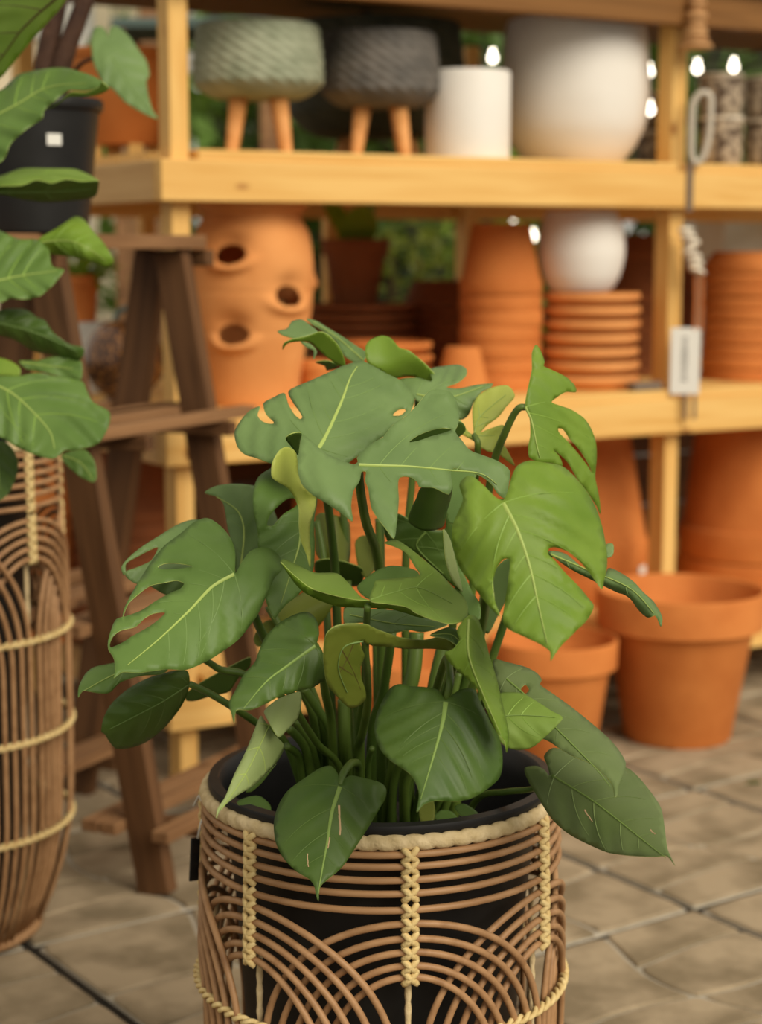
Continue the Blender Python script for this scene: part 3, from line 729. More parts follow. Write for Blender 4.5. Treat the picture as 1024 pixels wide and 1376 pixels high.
# ------------------------------------------------------------------ rattan baskets
def basket(name, label, cx, cy, Rb, zr, ncol, phase, hoops, arches, knots, rings, W, Hh, bulge, zbot=0.01, cr=0.0039, widths=None):
    t = thing(name, label, 'basket', (cx, cy, 0))
    def rad(z):                # slight barrel, drawn in at the foot
        s = (zr-z)/zr
        return Rb*(1+bulge*math.sin(math.pi*min(1, s*1.05))) * (1-0.28*max(0, (s-0.72)/0.28)**2)
    # wrapped rim
    seg = 420; tb = 12; v = []; f = []
    for i in range(seg):
        a = 2*math.pi*i/seg
        for j in range(tb):
            b = 2*math.pi*j/tb
            ph = (i/seg*62 + 0.35*math.sin(b)) % 1
            rr = 0.0069*(1+0.16*math.sin(math.pi*ph)-0.12*(ph < .14))
            R_ = Rb-0.002+rr*math.cos(b); v.append((R_*math.cos(a), R_*math.sin(a), zr-0.014+rr*math.sin(b)*1.1))
    for i in range(seg):
        for j in range(tb):
            f.append((i*tb+j, ((i+1) % seg)*tb+j, ((i+1) % seg)*tb+(j+1) % tb, i*tb+(j+1) % tb))
    link('rim_wrap', mesh('rim_wrap', v, f, M['rush'], True), t)
    for z in hoops:
        m = MB(); r_ = rad(z); m.tube([(r_*math.cos(2*math.pi*i/96), r_*math.sin(2*math.pi*i/96), z) for i in range(96)], cr, 8, True)
        link('cane_hoop', m.mesh('cane_hoop', M['cane'], True), t)
    # arches: rise from the foot, round over each column
    for q, za in enumerate(arches):
        w_ = W[q]; pts = []
        npt = 40
        prof = []
        zs = za-Hh
        for i in range(8): prof.append((w_, zbot+(zs-zbot)*i/8))
        for i in range(npt+1):
            al = math.pi*i/npt; prof.append((w_*math.cos(al), zs+Hh*math.sin(al)))
        for i in range(1, 9): prof.append((-w_, zs+(zbot-zs)*i/8))
        m = MB()
        L3 = []
        for a, z in prof:
            r_ = rad(z)+0.0045*(1 if a > 0 else -1)*min(1, abs(a)/w_*1.6)
            L3.append((r_*math.cos(a), r_*math.sin(a), z))
        m.tube(L3, cr, 8); am = m.mesh('cane_arch', M['cane'], True)
        for c in range(ncol): link('cane_arch', am, t, (0,0,0), (0,0,phase+2*math.pi*c/ncol))
    # lashing knots (crossed straps)
    kb = MB()
    for s in (-1, 1):
        pts = [(math.cos(a)*0.0062, s*0.0072*(-1+2*i/10), 0.0070*(-1+2*i/10)) for i, a in enumerate(np.linspace(-1.3, 1.3, 11))]
        kb.tube([(p_[0], p_[1], p_[2]) for p_ in pts], 0.0036, 6)
    km = kb.mesh('lashing_knot', M['twine'], True)
    rod = MB(); n = 40; z0, z1 = zbot, knots[-1]
    rod.tube([(rad(z0+(z1-z0)*i/n)-0.012, 0, z0+(z1-z0)*i/n) for i in range(n+1)], [0.0035*(1+.18*math.sin(i*2.4)) for i in range(n+1)], 8); rm = rod.mesh('wrapped_rod', M['rush'], True)
    for c in range(ncol):
        a = phase+2*math.pi*c/ncol
        for z in knots:
            r_ = rad(z); link('lashing_knot', km, t, (r_*math.cos(a), r_*math.sin(a), z), (0,0,a))
        link('wrapped_rod', rm, t, (0, 0, 0), (0,0,a))
    for z in rings:
        m = MB()
        for s in range(2):
            n = 900; pts = []
            for i in range(n):
                a = 2*math.pi*i/n; b = a*46+s*math.pi; r_ = rad(z)+0.0065+0.003*math.cos(b)
                pts.append((r_*math.cos(a), r_*math.sin(a), z+0.003*math.sin(b)))
            m.tube(pts, 0.003, 6, True)
        link('twine_band', m.mesh('twine_band', M['twine'], True), t)
    fm = MB(); fm.tube([(rad(zbot+.006)*math.cos(2*math.pi*i/64), rad(zbot+.006)*math.sin(2*math.pi*i/64), zbot-.002) for i in range(64)], 0.008, 8, True)
    link('foot_hoop', fm.mesh('foot_hoop', M['cane'], True), t)
    return t
BX, BY, BR, BZ = 0.0, 2.0, 0.199, 0.487
def zf(y): return at(548, y, BY-BR).z
hz = [zf(y) for y in (1149, 1165, 1183, 1201, 1223)]
az = [zf(y) for y in (1241, 1261, 1279, 1297, 1312)]
bphase = -math.pi/2 + R(8.5)
front = basket('rattan_basket', 'open weave rattan basket in the foreground with looping cane arches holding the monstera', BX, BY, BR, BZ, 7, bphase, hz, az, hz+az, [zf(1398)], [R(47), R(42.5), R(38), R(33.5), R(29)], 0.155, 0.02, 0.01)
GX, GY, GR, GZ = -0.706, 2.79, 0.205, 0.80
def zg(y): return at(40, y, GY-0.12).z
gh = [zg(y) for y in (600, 613, 626, 640, 654, 668, 684)]
ga = [zg(y) for y in (702, 714, 727, 740, 753)]
basket('rattan_basket', 'tall rattan basket at left frame edge under the fiddle leaf fig', GX, GY, GR, GZ, 7, -math.pi/2+R(61), gh, ga, gh+ga, [zg(862), zg(996), zg(1127)], [R(47), R(42.5), R(38), R(33.5), R(29)], 0.19, 0.03, 0.01)
# swing tag on the front basket
q = at(268, 1120, 1.985)
st = thing('swing_tag', 'black swing tag on white string at left side of the foreground basket', 'tag', (q.x-0.004, q.y, q.z))
link('card', bevel_box('card', 0.012, 0.003, 0.050, M['black'], .001, (0,0,-.030)), st, (0,0,0), (0, R(4), R(35)))
cs = MB(); cs.tube([(0.002,0,-.006),(.006,-.003,.012),(.012,-.004,.03),(.004,-.002,.045),(-.002,0,.032)], .0014, 6)
link('string', cs.mesh('string', M['sticker'], True), st)
#LEAVES
# ------------------------------------------------------------------ leaves
def pip(pts, poly):
    x, y = pts[:, 0], pts[:, 1]; c = np.zeros(len(pts), bool); n = len(poly)
    for i in range(n):
        x1, y1 = poly[i]; x2, y2 = poly[i-1]
        if y1 == y2: continue
        m = ((y1 > y) != (y2 > y)) & (x < (x2-x1)*(y-y1)/(y2-y1)+x1)
        c ^= m
    return c
def polydist(pts, line):
    best = np.full(len(pts), 1e9); sg = np.zeros(len(pts)); tt = np.zeros(len(pts))
    seg = [math.dist(line[i], line[i+1]) for i in range(len(line)-1)]; tot = sum(seg); acc = 0
    for i, L_ in enumerate(seg):
        a = np.array(line[i]); b = np.array(line[i+1]); d = (b-a)/L_
        s = np.clip((pts-a) @ d, 0, L_)
        v = pts-(a+np.outer(s, d)); dist = np.hypot(v[:, 0], v[:, 1])
        side = d[0]*v[:, 1]-d[1]*v[:, 0]
        m = dist < best
        best[m] = dist[m]; sg[m] = np.sign(side[m])*dist[m]; tt[m] = ((acc+s)/tot)[m]; acc += L_
    return best, sg, tt
def dense(poly, step):
    sp = spline([(p[0], p[1], 0) for p in poly], 5, True, 0.42)
    return [(p.x, p.y) for p in sp]
def make_leaf(plant, out, mid, Y, g=(0, -0.0005), holes=(), cup=0.0, fold=0.0, bend=0.0, mat='leaf', under='leaf_under', flip=False,
              veins=5, pleat=0.0016, bumps=(), res=None, back=False, rib=True, wid=5.0, vmat=None, rmat=None, scr=()):
    """blade traced as an outline, laid on a tilted, cupped and drooping surface at its own depth"""
    rmat = rmat or {'leaf_dark': 'midrib_low', 'leaf_under': 'midrib_low', 'leaf_old': 'midrib_low', 'leaf_olive': 'vein'}.get(mat, 'midrib')
    vmat = vmat or {'leaf_dark': 'vein_low', 'leaf_bright': 'vein_bright', 'leaf_under': 'vein_bright', 'leaf_old': 'vein_old', 'leaf_new': 'midrib', 'leaf_pale': 'midrib'}.get(mat, 'vein')
    ol = dense(out, 3); hl = [dense(h, 3) for h in holes]
    A = np.array(ol); x0, y0 = A.min(0); x1, y1 = A.max(0)
    step = res or max(3.2, math.sqrt((x1-x0)*(y1-y0))/26)
    gx = np.arange(x0, x1, step); gy_ = np.arange(y0, y1, step*0.87)
    G = np.array([(x+(step/2 if j % 2 else 0), y) for j, y in enumerate(gy_) for x in gx])
    ins = pip(G, ol)
    for h in hl: ins &= ~pip(G, h)
    G = G[ins]
    dd, _, _ = polydist(G, ol+[ol[0]])
    for h in hl: dd = np.minimum(dd, polydist(G, h+[h[0]])[0])
    G = G[dd > step*0.45]
    P = [Vector(p) for p in ol]; E = [(i, (i+1) % len(ol)) for i in range(len(ol))]
    for h in hl:
        n = len(P); P += [Vector(p) for p in h]; E += [(n+i, n+(i+1) % len(h)) for i in range(len(h))]
    P += [Vector(p) for p in G]
    vo, eo, fo = delaunay_2d_cdt(P, E, [], 0, 1e-4)[:3]
    V2 = np.array([(p.x, p.y) for p in vo])
    C = np.array([V2[list(f)].mean(0) for f in fo])
    ok = pip(C, ol)
    for h in hl: ok &= ~pip(C, h)
    fo = [tuple(f) for f, k in zip(fo, ok) if k]
    used = sorted({i for f in fo for i in f}); mp_ = {u: i for i, u in enumerate(used)}
    V2 = V2[used]; fo = [tuple(mp_[i] for i in f) for f in fo]
    mids = [(p.x, p.y) for p in spline([(p[0], p[1], 0) for p in mid], 6)]
    _, sO, _ = polydist(np.array(ol), mids); W = np.abs(sO).max(); xb, yb = mid[0]
    Lm = sum(math.dist(mids[i], mids[i+1]) for i in range(len(mids)-1))
    def depth(Q):
        Q = np.asarray(Q, float).reshape(-1, 2)
        d, s, t = polydist(Q, mids); q = d/W
        z = Y+g[0]*(Q[:, 0]-xb)+g[1]*(Q[:, 1]-yb)+cup*q*q+fold*q+bend*t*t
        if pleat: z += pleat*np.sin(2*math.pi*(t*veins-q*1.6*W/Lm*veins*0.62))*np.clip(q*2.2, 0, 1)*np.clip((1.15-q)*3, 0, 1)
        for bx, by, sg_, am in bumps: z += am*np.exp(-((Q[:, 0]-bx)**2+(Q[:, 1]-by)**2)/(2*sg_*sg_))
        return z
    base = at(mid[0][0], mid[0][1], float(depth([mid[0]])[0]))
    Z = depth(V2)
    V3 = [at(x, y, z)-base for (x, y), z in zip(V2, Z)]
    # faces towards the viewer
    f2 = []
    for a, b, c in [f if len(f) == 3 else f[:3] for f in fo]:
        s = (V2[b][0]-V2[a][0])*(V2[c][1]-V2[a][1])-(V2[b][1]-V2[a][1])*(V2[c][0]-V2[a][0])
        f2.append((a, b, c) if s < 0 else (a, c, b))
    fr, bk = M[mat], M[under]
    m = mesh('leaf', V3, f2, [fr, bk, M['rim']], True)
    o = link('leaf', m, plant, base-plant.location)
    so = o.modifiers.new('blade', 'SOLIDIFY'); so.thickness = 0.0008; so.offset = -1; so.material_offset = 1; so.material_offset_rim = 2
    # ribs
    def strip(mb, pts, w0, w1, h):
        pts = [p for p in pts]; n = len(pts); v = []; f = []
        pz = depth(pts)
        for i, (x, y) in enumerate(pts):
            a = pts[max(0, i-1)]; b = pts[min(n-1, i+1)]; L_ = math.dist(a, b) or 1
            nx, ny = -(b[1]-a[1])/L_, (b[0]-a[0])/L_; w = (w0+(w1-w0)*i/(n-1))/2
            for k, dz in ((-1, -.0003), (0, -h), (1, -.0003)):
                v.append(at(x+nx*w*k, y+ny*w*k, pz[i]+dz)-base)
        for i in range(n-1): f += [(3*i, 3*i+1, 3*i+4, 3*i+3), (3*i+1, 3*i+2, 3*i+5, 3*i+4)]
        mb.add(v, f)
    if rib:
        mb = MB(); nm = len(mids)
        strip(mb, mids[:max(4, int(nm*0.93))], wid, 1.0, 0.0014)
        link('midrib', mb.mesh('midrib', M[rmat], True), o)
        if veins:
            mb = MB(); allb = [ol]+hl
            for i in range(veins):
                t = 0.02+0.80*i/veins
                idx = min(nm-2, int(t*(nm-1))); a = np.array(mids[idx]); tg_ = np.array(mids[idx+1])-a; tg_ /= np.hypot(*tg_)
                for sd in (-1, 1):
                    nn = np.array((-tg_[1], tg_[0]))*sd; pts = []; c = a.copy()
                    a0 = 0.15 if i == 0 else 0.62
                    for q in range(14):
                        pts.append(tuple(c)); an = a0+q*0.045
                        c = c+(nn*math.cos(an)+tg_*math.sin(an))*W*0.085
                        if not pip(np.array([c]), ol)[0] or any(pip(np.array([c]), h)[0] for h in hl): break
                    if len(pts) > 3: strip(mb, pts[:-1] if len(pts) < 14 else pts, 1.5, 0.5, 0.0004)
            if mb.v: link('side_veins', mb.mesh('side_veins', M[vmat], True), o)
    for (ax, ay, bx, by, w) in scr:
        mb = MB(); strip(mb, [(ax+(bx-ax)*i/5+random.uniform(-.6, .6), ay+(by-ay)*i/5) for i in range(6)], w, w*.7, .0006)
        link('dry_scratch', mb.mesh('dry_scratch', M['scratch']), o)
    return o
def stalk(plant, pts, r0, r1, end=None, mat='stem', name='stalk'):
    P = [at(x, y, Y) for x, y, Y in pts]
    if end: P.append(Vector(end))
    P = spline(P, 6); n = len(P)
    mb = MB(); base = P[0]
    mb.tube([p-base for p in P], [r0+(r1-r0)*i/(n-1) for i in range(n)], 10)
    return link(name, mb.mesh(name, M[mat], True), plant, base-plant.location)

# ------------------------------------------------------------------ monstera
mon = thing('monstera_plant', 'green split leaf monstera in a black nursery pot inside the foreground rattan basket', 'plant', (BX, BY, 0.03))
npm = lathe('nursery_pot', [(0,0),(.140,0),(.144,.004),(.166,.33),(.180,.440),(.186,.446),(.1945,.450),(.1955,.455),(.1945,.4595),(.184,.4605),(.1805,.457),(.177,.43),(.168,.37),(0,.365)], M['black'], 96)
link('nursery_pot', npm, mon)
sv = []; sf = []
for i in range(15):
    for k in range(40):
        a = 2*math.pi*k/40; r_ = 0.166*i/14; sv.append((r_*math.cos(a), r_*math.sin(a), .368+random.uniform(0, .007)+.006*(1-(i/14)**2)))
for i in range(14):
    for k in range(40): sf.append((i*40+k, i*40+(k+1) % 40, (i+1)*40+(k+1) % 40, (i+1)*40+k))
link('soil', mesh('soil', sv, sf, M['soil'], True), mon)
SZ = 0.405
def soil(dx, dy): return (BX+dx, BY+dy, SZ)
L = lambda *a, **k: make_leaf(mon, *a, **k)
K = lambda *a, **k: stalk(mon, *a, **k)

# hero leaf at right
L([(676,672),(682,660),(687,642),(695,626),(710,619),(730,621),(755,626),(772,640),(790,662),(802,685),(810,710),(815,737),(816,760),(812,780),(809,791),(797,776),(782,757),(765,742),(747,736),(738,737),(737,745),(745,752),(760,770),(777,787),(792,805),(798,815),(790,832),(772,850),(755,867),(746,879),(740,888),(739,875),(725,865),(697,852),(679,842),(676,825),(681,792),(685,765),(684,752),(676,752),(667,765),(662,785),(665,807),(671,828),(655,812),(635,787),(617,762),(609,735),(608,707),(616,687),(622,670),(617,652),(625,641),(635,640),(650,652),(665,667)],
  [(676,676),(695,712),(712,762),(725,820),(739,880)], 1.66, (0.00005,-0.00035), cup=0.045, bend=-0.01, mat='leaf_bright', veins=6, pleat=0.003, wid=6, vmat='vein_bright',
  bumps=[(755,680,40,-.012),(640,720,35,-.010)])
K([(676,676,1.668),(668,700,1.74),(655,790,1.86),(640,870,1.95)], .0045, .006, soil(.03,.02))
# big left leaf
L([(316,770),(316,742),(311,725),(300,710),(286,699),(275,696),(260,702),(242,717),(222,732),(205,752),(192,772),(177,797),(167,817),(165,829),(172,812),(185,799),(202,787),(220,783),(237,780),(247,784),(242,791),(230,796),(210,807),(190,820),(172,827),(156,832),(149,847),(145,862),(146,873),(153,885),(155,900),(153,911),(165,903),(187,904),(215,900),(230,899),(250,900),(275,890),(297,877),(320,860),(335,842),(347,825),(362,792),(370,775),(379,765),(377,750),(367,739),(355,735),(337,740),(327,752),(319,766)],
  [(315,772),(285,789),(255,820),(210,862),(157,905)], 1.82, (0.0001,-0.0006), holes=[[(212,762),(222,757),(240,757),(259,761),(240,764),(220,765)],[(222,823),(207,824),(195,830),(182,842),(162,847),(152,855),(148,864),(149,870),(165,863),(177,855),(195,845),(210,835)]],
  cup=0.03, bend=-0.03, mat='leaf', veins=6, pleat=0.002, wid=6)
K([(315,772,1.826),(330,800,1.86),(352,850,1.90),(390,930,1.94)], .004, .0055, soil(-.05,.0))
# lobe behind it
L([(262,698),(240,704),(215,719),(190,735),(172,750),(163,762),(166,773),(169,768),(170,757),(190,745),(212,735),(204,752),(194,758),(182,763),(169,768),(170,776),(182,784),(200,787),(225,800),(260,800),(300,780),(310,740),(290,705)],
  [(300,760),(240,750),(172,755)], 1.93, (0.0002,-0.0006), cup=.02, mat='leaf_grey', veins=4, rib=False)
# upright grey leaf behind left leaf
L([(275,662),(290,653),(310,650),(332,651),(350,657),(370,690),(380,730),(372,765),(340,775),(318,772),(314,740),(306,710),(301,680),(293,668)],
  [(322,770),(328,715),(318,685),(280,662)], 1.95, (0.0002,-0.0004), cup=.03, mat='leaf_grey', veins=4, wid=3, bend=.02)
# bright folded leaf with hole
L([(366,628),(347,641),(340,663),(341,692),(346,713),(347,740),(352,770),(356,800),(362,820),(369,832),(374,825),(385,812),(400,800),(412,785),(421,765),(423,740),(422,700),(426,668),(405,640),(385,622)],
  [(405,700),(402,732),(394,760),(371,831)], 1.90, (0.0004,-0.0004), holes=[[(359,706),(362,694),(372,682),(384,672),(394,669),(401,675),(395,682),(382,690),(367,706)]], cup=.03, mat='leaf', veins=4, wid=3.5,
  bumps=[(350,665,30,-.02)])
L([(386,600),(375,606),(366,622),(365,640),(372,647),(387,656),(397,670),(402,685),(402,707),(405,727),(412,745),(417,762),(418,742),(416,720),(418,700),(423,685),(425,667),(417,662),(407,652),(401,637),(400,620),(397,607)],
  [(388,606),(392,640),(410,680),(416,755)], 1.80, (0.0012,-0.0002), cup=.012, mat='leaf_new', under='leaf', veins=0, pleat=0, rib=False, bumps=[(415,672,12,.03)])
L([(384,590),(392,583),(405,582),(404,595),(401,612),(393,602)], [(390,586),(400,606)], 1.835, (0.0006,.0012), mat='leaf_dark', veins=0, pleat=0, rib=False)
# top left grey-green leaf
L([(485,485),(462,491),(440,501),(415,512),(388,525),(393,540),(401,551),(406,560),(403,563),(396,557),(388,544),(382,528),(367,534),(354,542),(358,556),(368,568),(360,569),(351,565),(346,557),(349,546),(335,552),(322,567),(315,582),(319,600),(330,611),(347,616),(365,623),(385,632),(408,640),(424,626),(429,606),(440,632),(458,634),(470,621),(490,605),(505,592),(520,584),(527,572),(538,566),(550,556),(557,540),(555,531),(540,512),(520,502),(500,491)],
  [(429,602),(440,582),(460,537),(471,507),(484,487)], 1.90, (0.0001,-0.0007), holes=[[(528,558),(535,551),(544,549),(545,552),(538,558)],[(539,565),(546,558),(550,558),(548,563)]], cup=.02, bend=.03, mat='leaf_grey', veins=5, wid=6, pleat=.002)
K([(429,604,1.908),(432,640,1.93),(441,680,1.96),(450,762,2.0),(454,850,2.01)], .004, .0055, soil(-.03,.03))
# centre leaf with deep lobes
L([(481,620),(480,614),(497,597),(515,587),(527,572),(542,562),(560,545),(575,527),(587,523),(605,527),(614,540),(617,555),(616,569),(612,580),(621,592),(632,605),(650,612),(670,620),(685,632),(684,650),(680,669),(670,664),(660,650),(647,640),(632,634),(610,629),(606,637),(608,652),(604,664),(595,661),(582,655),(564,654),(561,648),(554,642),(545,640),(537,642),(535,652),(536,672),(534,695),(530,723),(520,712),(500,684),(495,657),(491,645),(492,634),(486,634),(483,647),(475,660),(472,680),(474,700),(462,692),(440,677),(420,665),(405,649),(400,627),(402,605),(406,585),(415,590),(435,607),(455,617),(475,624)],
  [(482,625),(515,626),(550,627),(605,632),(650,638),(680,664)], 1.76, (0.00015,-0.0007), holes=[[(550,594),(560,586),(577,579),(595,575),(607,577),(598,581),(580,586),(563,592)]], cup=.0, bend=.05, mat='leaf_grey', veins=5, wid=5, pleat=.0022,
  bumps=[(605,545,28,.03),(440,650,30,-.012)])
mbx = MB()
K([(482,627,1.765),(484,655,1.80),(492,702,1.87),(508,752,1.94),(513,840,1.98)], .0042, .006, soil(.0,.02), mat='stem')
# dark drooping lobe under it
L([(566,655),(585,655),(607,652),(606,670),(600,690),(596,707),(582,713),(565,712),(549,701),(552,685),(559,670)], [(585,656),(578,685),(570,711)], 1.83, (0.0002,.0007), cup=.02, mat='leaf_dark', veins=0, pleat=0, rib=False)
# dark leaf glimpsed through its slit
L([(540,596),(560,578),(590,566),(618,566),(626,578),(610,592),(580,602),(555,606)], [(622,572),(548,600)], 1.95, (0,.0004), mat='leaf_dark', veins=0, pleat=0, rib=False)
# upper small group
L([(386,441),(392,432),(405,429),(417,437),(427,446),(412,451),(400,455),(382,451),(373,445)], [(425,447),(375,445)], 2.10, (0,-.0015), mat='leaf_grey', veins=0, pleat=0, rib=False)
L([(412,428),(425,431),(440,440),(460,452),(480,465),(492,474),(487,488),(475,486),(462,477),(450,457),(435,445),(420,436)], [(488,484),(455,455),(415,429)], 2.12, (0,-.001), mat='leaf_grey', veins=3, wid=2)
L([(380,470),(381,462),(392,456),(412,452),(430,446),(442,451),(455,465),(462,480),(464,492),(455,491),(440,481),(425,467),(416,460),(400,459),(386,462)], [(462,488),(440,462),(382,463)], 2.08, (0,.0006), mat='leaf_bright', veins=0, pleat=0, rib=False)
L([(404,459),(417,462),(426,472),(421,483),(421,471),(412,467)], [(405,460),(421,480)], 2.09, mat='leaf_grey', veins=0, pleat=0, rib=False)
L([(424,487),(440,485),(455,491),(440,498),(436,492)], [(425,487),(445,495)], 2.1, (0,.001), mat='leaf_dark', veins=0, pleat=0, rib=False)
K([(484,486,2.13),(470,560,2.12),(462,700,2.10)], .0035, .005, soil(-.02,.08))
# bright folded leaf at top
L([(491,467),(497,457),(512,451),(525,454),(537,467),(550,471),(567,485),(582,500),(593,518),(590,522),(575,515),(560,507),(545,506),(527,508),(512,498),(494,487)], [(500,490),(540,490),(592,520)], 2.06, (0,.0004), cup=.03, mat='leaf_bright', veins=0, pleat=0, rib=False, bumps=[(515,465,22,.02),(560,505,20,.02)])
K([(500,490,2.075),(506,560,2.09),(512,700,2.07)], .003, .005, soil(.0,.07))
# grey leaf behind at right
L([(535,510),(560,507),(580,512),(578,496),(600,491),(617,490),(627,496),(626,505),(615,514),(600,520),(616,522),(640,517),(662,515),(660,520),(647,527),(637,540),(630,557),(620,564),(600,560),(570,545),(545,525)], [(560,530),(600,535),(655,517)], 2.04, (0,-.0008), cup=.03, mat='leaf_grey', veins=4, wid=3)
K([(562,530,2.05),(556,620,2.06),(545,760,2.06)], .0035, .005, soil(.03,.07))
# small yellow-green leaf
L([(617,563),(627,577),(636,584),(635,565),(635,547),(642,532),(660,521),(682,518),(692,532),(680,547),(670,560),(654,572),(646,581),(655,577),(676,571),(677,582),(672,590),(680,602),(692,625),(684,621),(671,611),(655,606),(645,600),(636,592),(625,586),(615,578)], [(637,585),(645,560),(684,527)], 1.99, (0,-.0005), cup=.03, mat='leaf_new', under='leaf_pale', veins=3, wid=2, pleat=.001)
K([(637,585,1.985),(642,596,1.975),(639,640,2.0),(620,760,2.04)], .0032, .005, soil(.05,.05))
# leaf on arching stalk at right
L([(719,464),(715,475),(715,497),(710,520),(706,545),(712,562),(713,585),(710,600),(712,615),(726,621),(740,622),(756,626),(751,612),(743,604),(753,611),(765,624),(777,645),(790,662),(802,680),(807,691),(806,672),(802,652),(800,640),(802,615),(801,595),(795,577),(785,562),(767,550),(742,541),(747,535),(760,527),(774,527),(772,517),(760,506),(742,497),(731,492),(732,486),(727,472),(722,464)],
  [(706,547),(714,565),(722,602),(727,620)], 1.93, (0.0004,-0.0002), holes=[[(750,576),(757,577),(764,587),(780,606),(792,625),(796,636),(789,625),(776,608),(763,593),(752,582)]], cup=.04, mat='leaf_bright', under='leaf_under', veins=4, wid=3.5, pleat=.0015, vmat='vein_bright')
K([(706,547,1.935),(698,548,1.935),(690,558,1.94),(678,583,1.95),(665,617,1.97),(650,700,2.0),(630,820,2.02)], .0036, .005, soil(.06,.02))
# far right drooping leaf
L([(737,741),(760,744),(785,764),(810,775),(818,763),(835,770),(852,782),(865,796),(879,809),(890,829),(888,842),(881,827),(870,830),(858,820),(848,806),(838,799),(831,797),(814,789),(794,779),(762,762)], [(740,745),(790,766),(850,793),(887,836)], 1.86, (0,-.0008), cup=.02, bend=-.02, mat='leaf_grey', veins=4, wid=3)
K([(740,745,1.868),(715,770,1.9),(680,830,1.96)], .0035, .005, soil(.06,.0))
L([(814,732),(824,731),(824,745),(815,749)], [(815,732),(820,748)], 1.88, mat='leaf_grey', veins=0, pleat=0, rib=False)
# folded leaf in the middle
L([(517,729),(532,725),(550,736),(570,752),(592,771),(610,790),(625,805),(629,817),(625,832),(605,838),(580,832),(560,824),(545,815),(520,811),(497,807),(502,787),(506,779),(532,777),(563,773),(557,760),(545,742),(530,734)], [(498,806),(530,796),(565,790),(624,820)], 1.72, (0,-0.0018), cup=.0, mat='leaf_under', veins=4, wid=2.2, pleat=.0012)
L([(377,755),(382,751),(400,759),(422,769),(452,770),(467,782),(485,802),(498,807),(474,805),(450,800),(435,796),(415,789),(395,773)], [(497,806),(440,783),(380,756)], 1.721, (0,-0.0018), mat='leaf_under', veins=0, wid=2, pleat=0, rib=False)
L([(377,756),(395,773),(415,789),(435,796),(455,802),(474,805),(498,807),(520,811),(545,815),(560,824),(580,832),(560,829),(545,824),(520,818),(490,817),(455,815),(432,808),(410,797),(396,784)], [(380,760),(440,803),(500,812),(575,831)], 1.7215, (0,0.0008), mat='leaf_bright', veins=0, pleat=0, rib=False)
K([(494,814,1.722),(491,870,1.78),(490,930,1.86),(484,985,1.93)], .0034, .0055, soil(-.02,-.02))
# grey-blue leaf below it
L([(462,820),(470,815),(497,818),(532,820),(555,826),(580,832),(602,838),(585,845),(567,849),(550,846),(530,850),(515,850),(497,841),(488,836),(464,837)], [(470,826),(530,838),(590,842)], 1.80, (0,-.0012), mat='leaf_grey', veins=3, wid=2)
# olive leaf curling down
L([(439,852),(450,842),(470,838),(492,839),(507,846),(527,853),(540,857),(570,860),(590,856),(605,860),(615,870),(625,882),(618,880),(605,875),(582,872),(545,872),(520,869),(502,868),(490,864),(484,862),(487,873),(490,882),(485,896),(486,912),(491,927),(491,940),(480,950),(467,950),(452,935),(440,920),(435,892),(435,870)], [(488,862),(462,870),(455,900),(472,942)], 1.69, (0.0004,0.0003), cup=.02, mat='leaf_olive', under='leaf', veins=4, wid=2, pleat=.0015, vmat='vein_dark', rmat='vein')
L([(578,853),(600,843),(612,845),(630,860),(634,875),(631,886),(622,880),(612,866),(598,858)], [(580,853),(610,854),(631,884)], 1.70, (0,-.001), mat='leaf_grey', veins=2, wid=1.5)
K([(490,862,1.70),(493,900,1.73),(494,945,1.80),(487,985,1.88),(480,1015,1.93)], .0035, .005, soil(-.03,-.04))
# big lower centre leaf
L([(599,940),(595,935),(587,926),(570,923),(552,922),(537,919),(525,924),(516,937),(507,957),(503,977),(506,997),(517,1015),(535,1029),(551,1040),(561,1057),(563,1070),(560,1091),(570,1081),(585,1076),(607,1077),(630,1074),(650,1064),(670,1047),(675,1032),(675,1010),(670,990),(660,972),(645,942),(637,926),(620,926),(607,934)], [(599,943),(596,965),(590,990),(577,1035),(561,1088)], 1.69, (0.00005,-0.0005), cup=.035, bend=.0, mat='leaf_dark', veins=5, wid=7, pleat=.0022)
K([(599,943,1.698),(605,915,1.70),(600,885,1.76),(585,930,1.86),(560,1000,1.94)], .0035, .005, soil(.02,-.03))
# bright drooping leaf over it
L([(632,826),(622,834),(614,847),(617,860),(610,871),(598,878),(604,890),(617,903),(630,914),(641,926),(651,947),(660,970),(670,987),(678,996),(681,1012),(684,994),(683,978),(677,953),(668,913),(658,881),(650,852),(642,831)], [(630,832),(630,880),(650,935),(681,1005)], 1.66, (0.0006,-0.0002), fold=.03, mat='leaf_bright', veins=4, wid=3, pleat=.0012)
K([(630,832,1.67),(625,850,1.72),(610,895,1.84),(598,935,1.92)], .0035, .005, soil(.03,.0))
# right side low leaves
L([(665,940),(673,931),(688,930),(703,932),(721,942),(741,955),(756,964),(748,975),(733,990),(716,1004),(698,1008),(683,1005),(671,995),(664,970)], [(668,963),(700,961),(752,964)], 1.73, (0,-.0006), cup=.02, mat='leaf_under', veins=3, wid=2.5, pleat=.0005)
K([(668,963,1.733),(640,970,1.80),(600,1010,1.92)], .003, .0045, soil(.04,-.01))
L([(663,887),(683,890),(706,896),(721,904),(728,913),(726,920),(743,932),(768,950),(793,970),(816,990),(831,1007),(841,1025),(837,1042),(831,1055),(830,1066),(826,1071),(823,1055),(816,1045),(796,1027),(768,1015),(751,1005),(733,994),(705,985),(680,955),(666,915)], [(680,912),(712,940),(741,972),(798,1030),(827,1066)], 1.80, (0.0,-.0008), holes=[[(700,926),(706,920),(711,926),(706,932)]], cup=.02, mat='leaf_old', veins=6, wid=3, pleat=.0012)
K([(680,912,1.808),(660,930,1.86),(620,1000,1.95)], .0035, .005, soil(.05,.02))
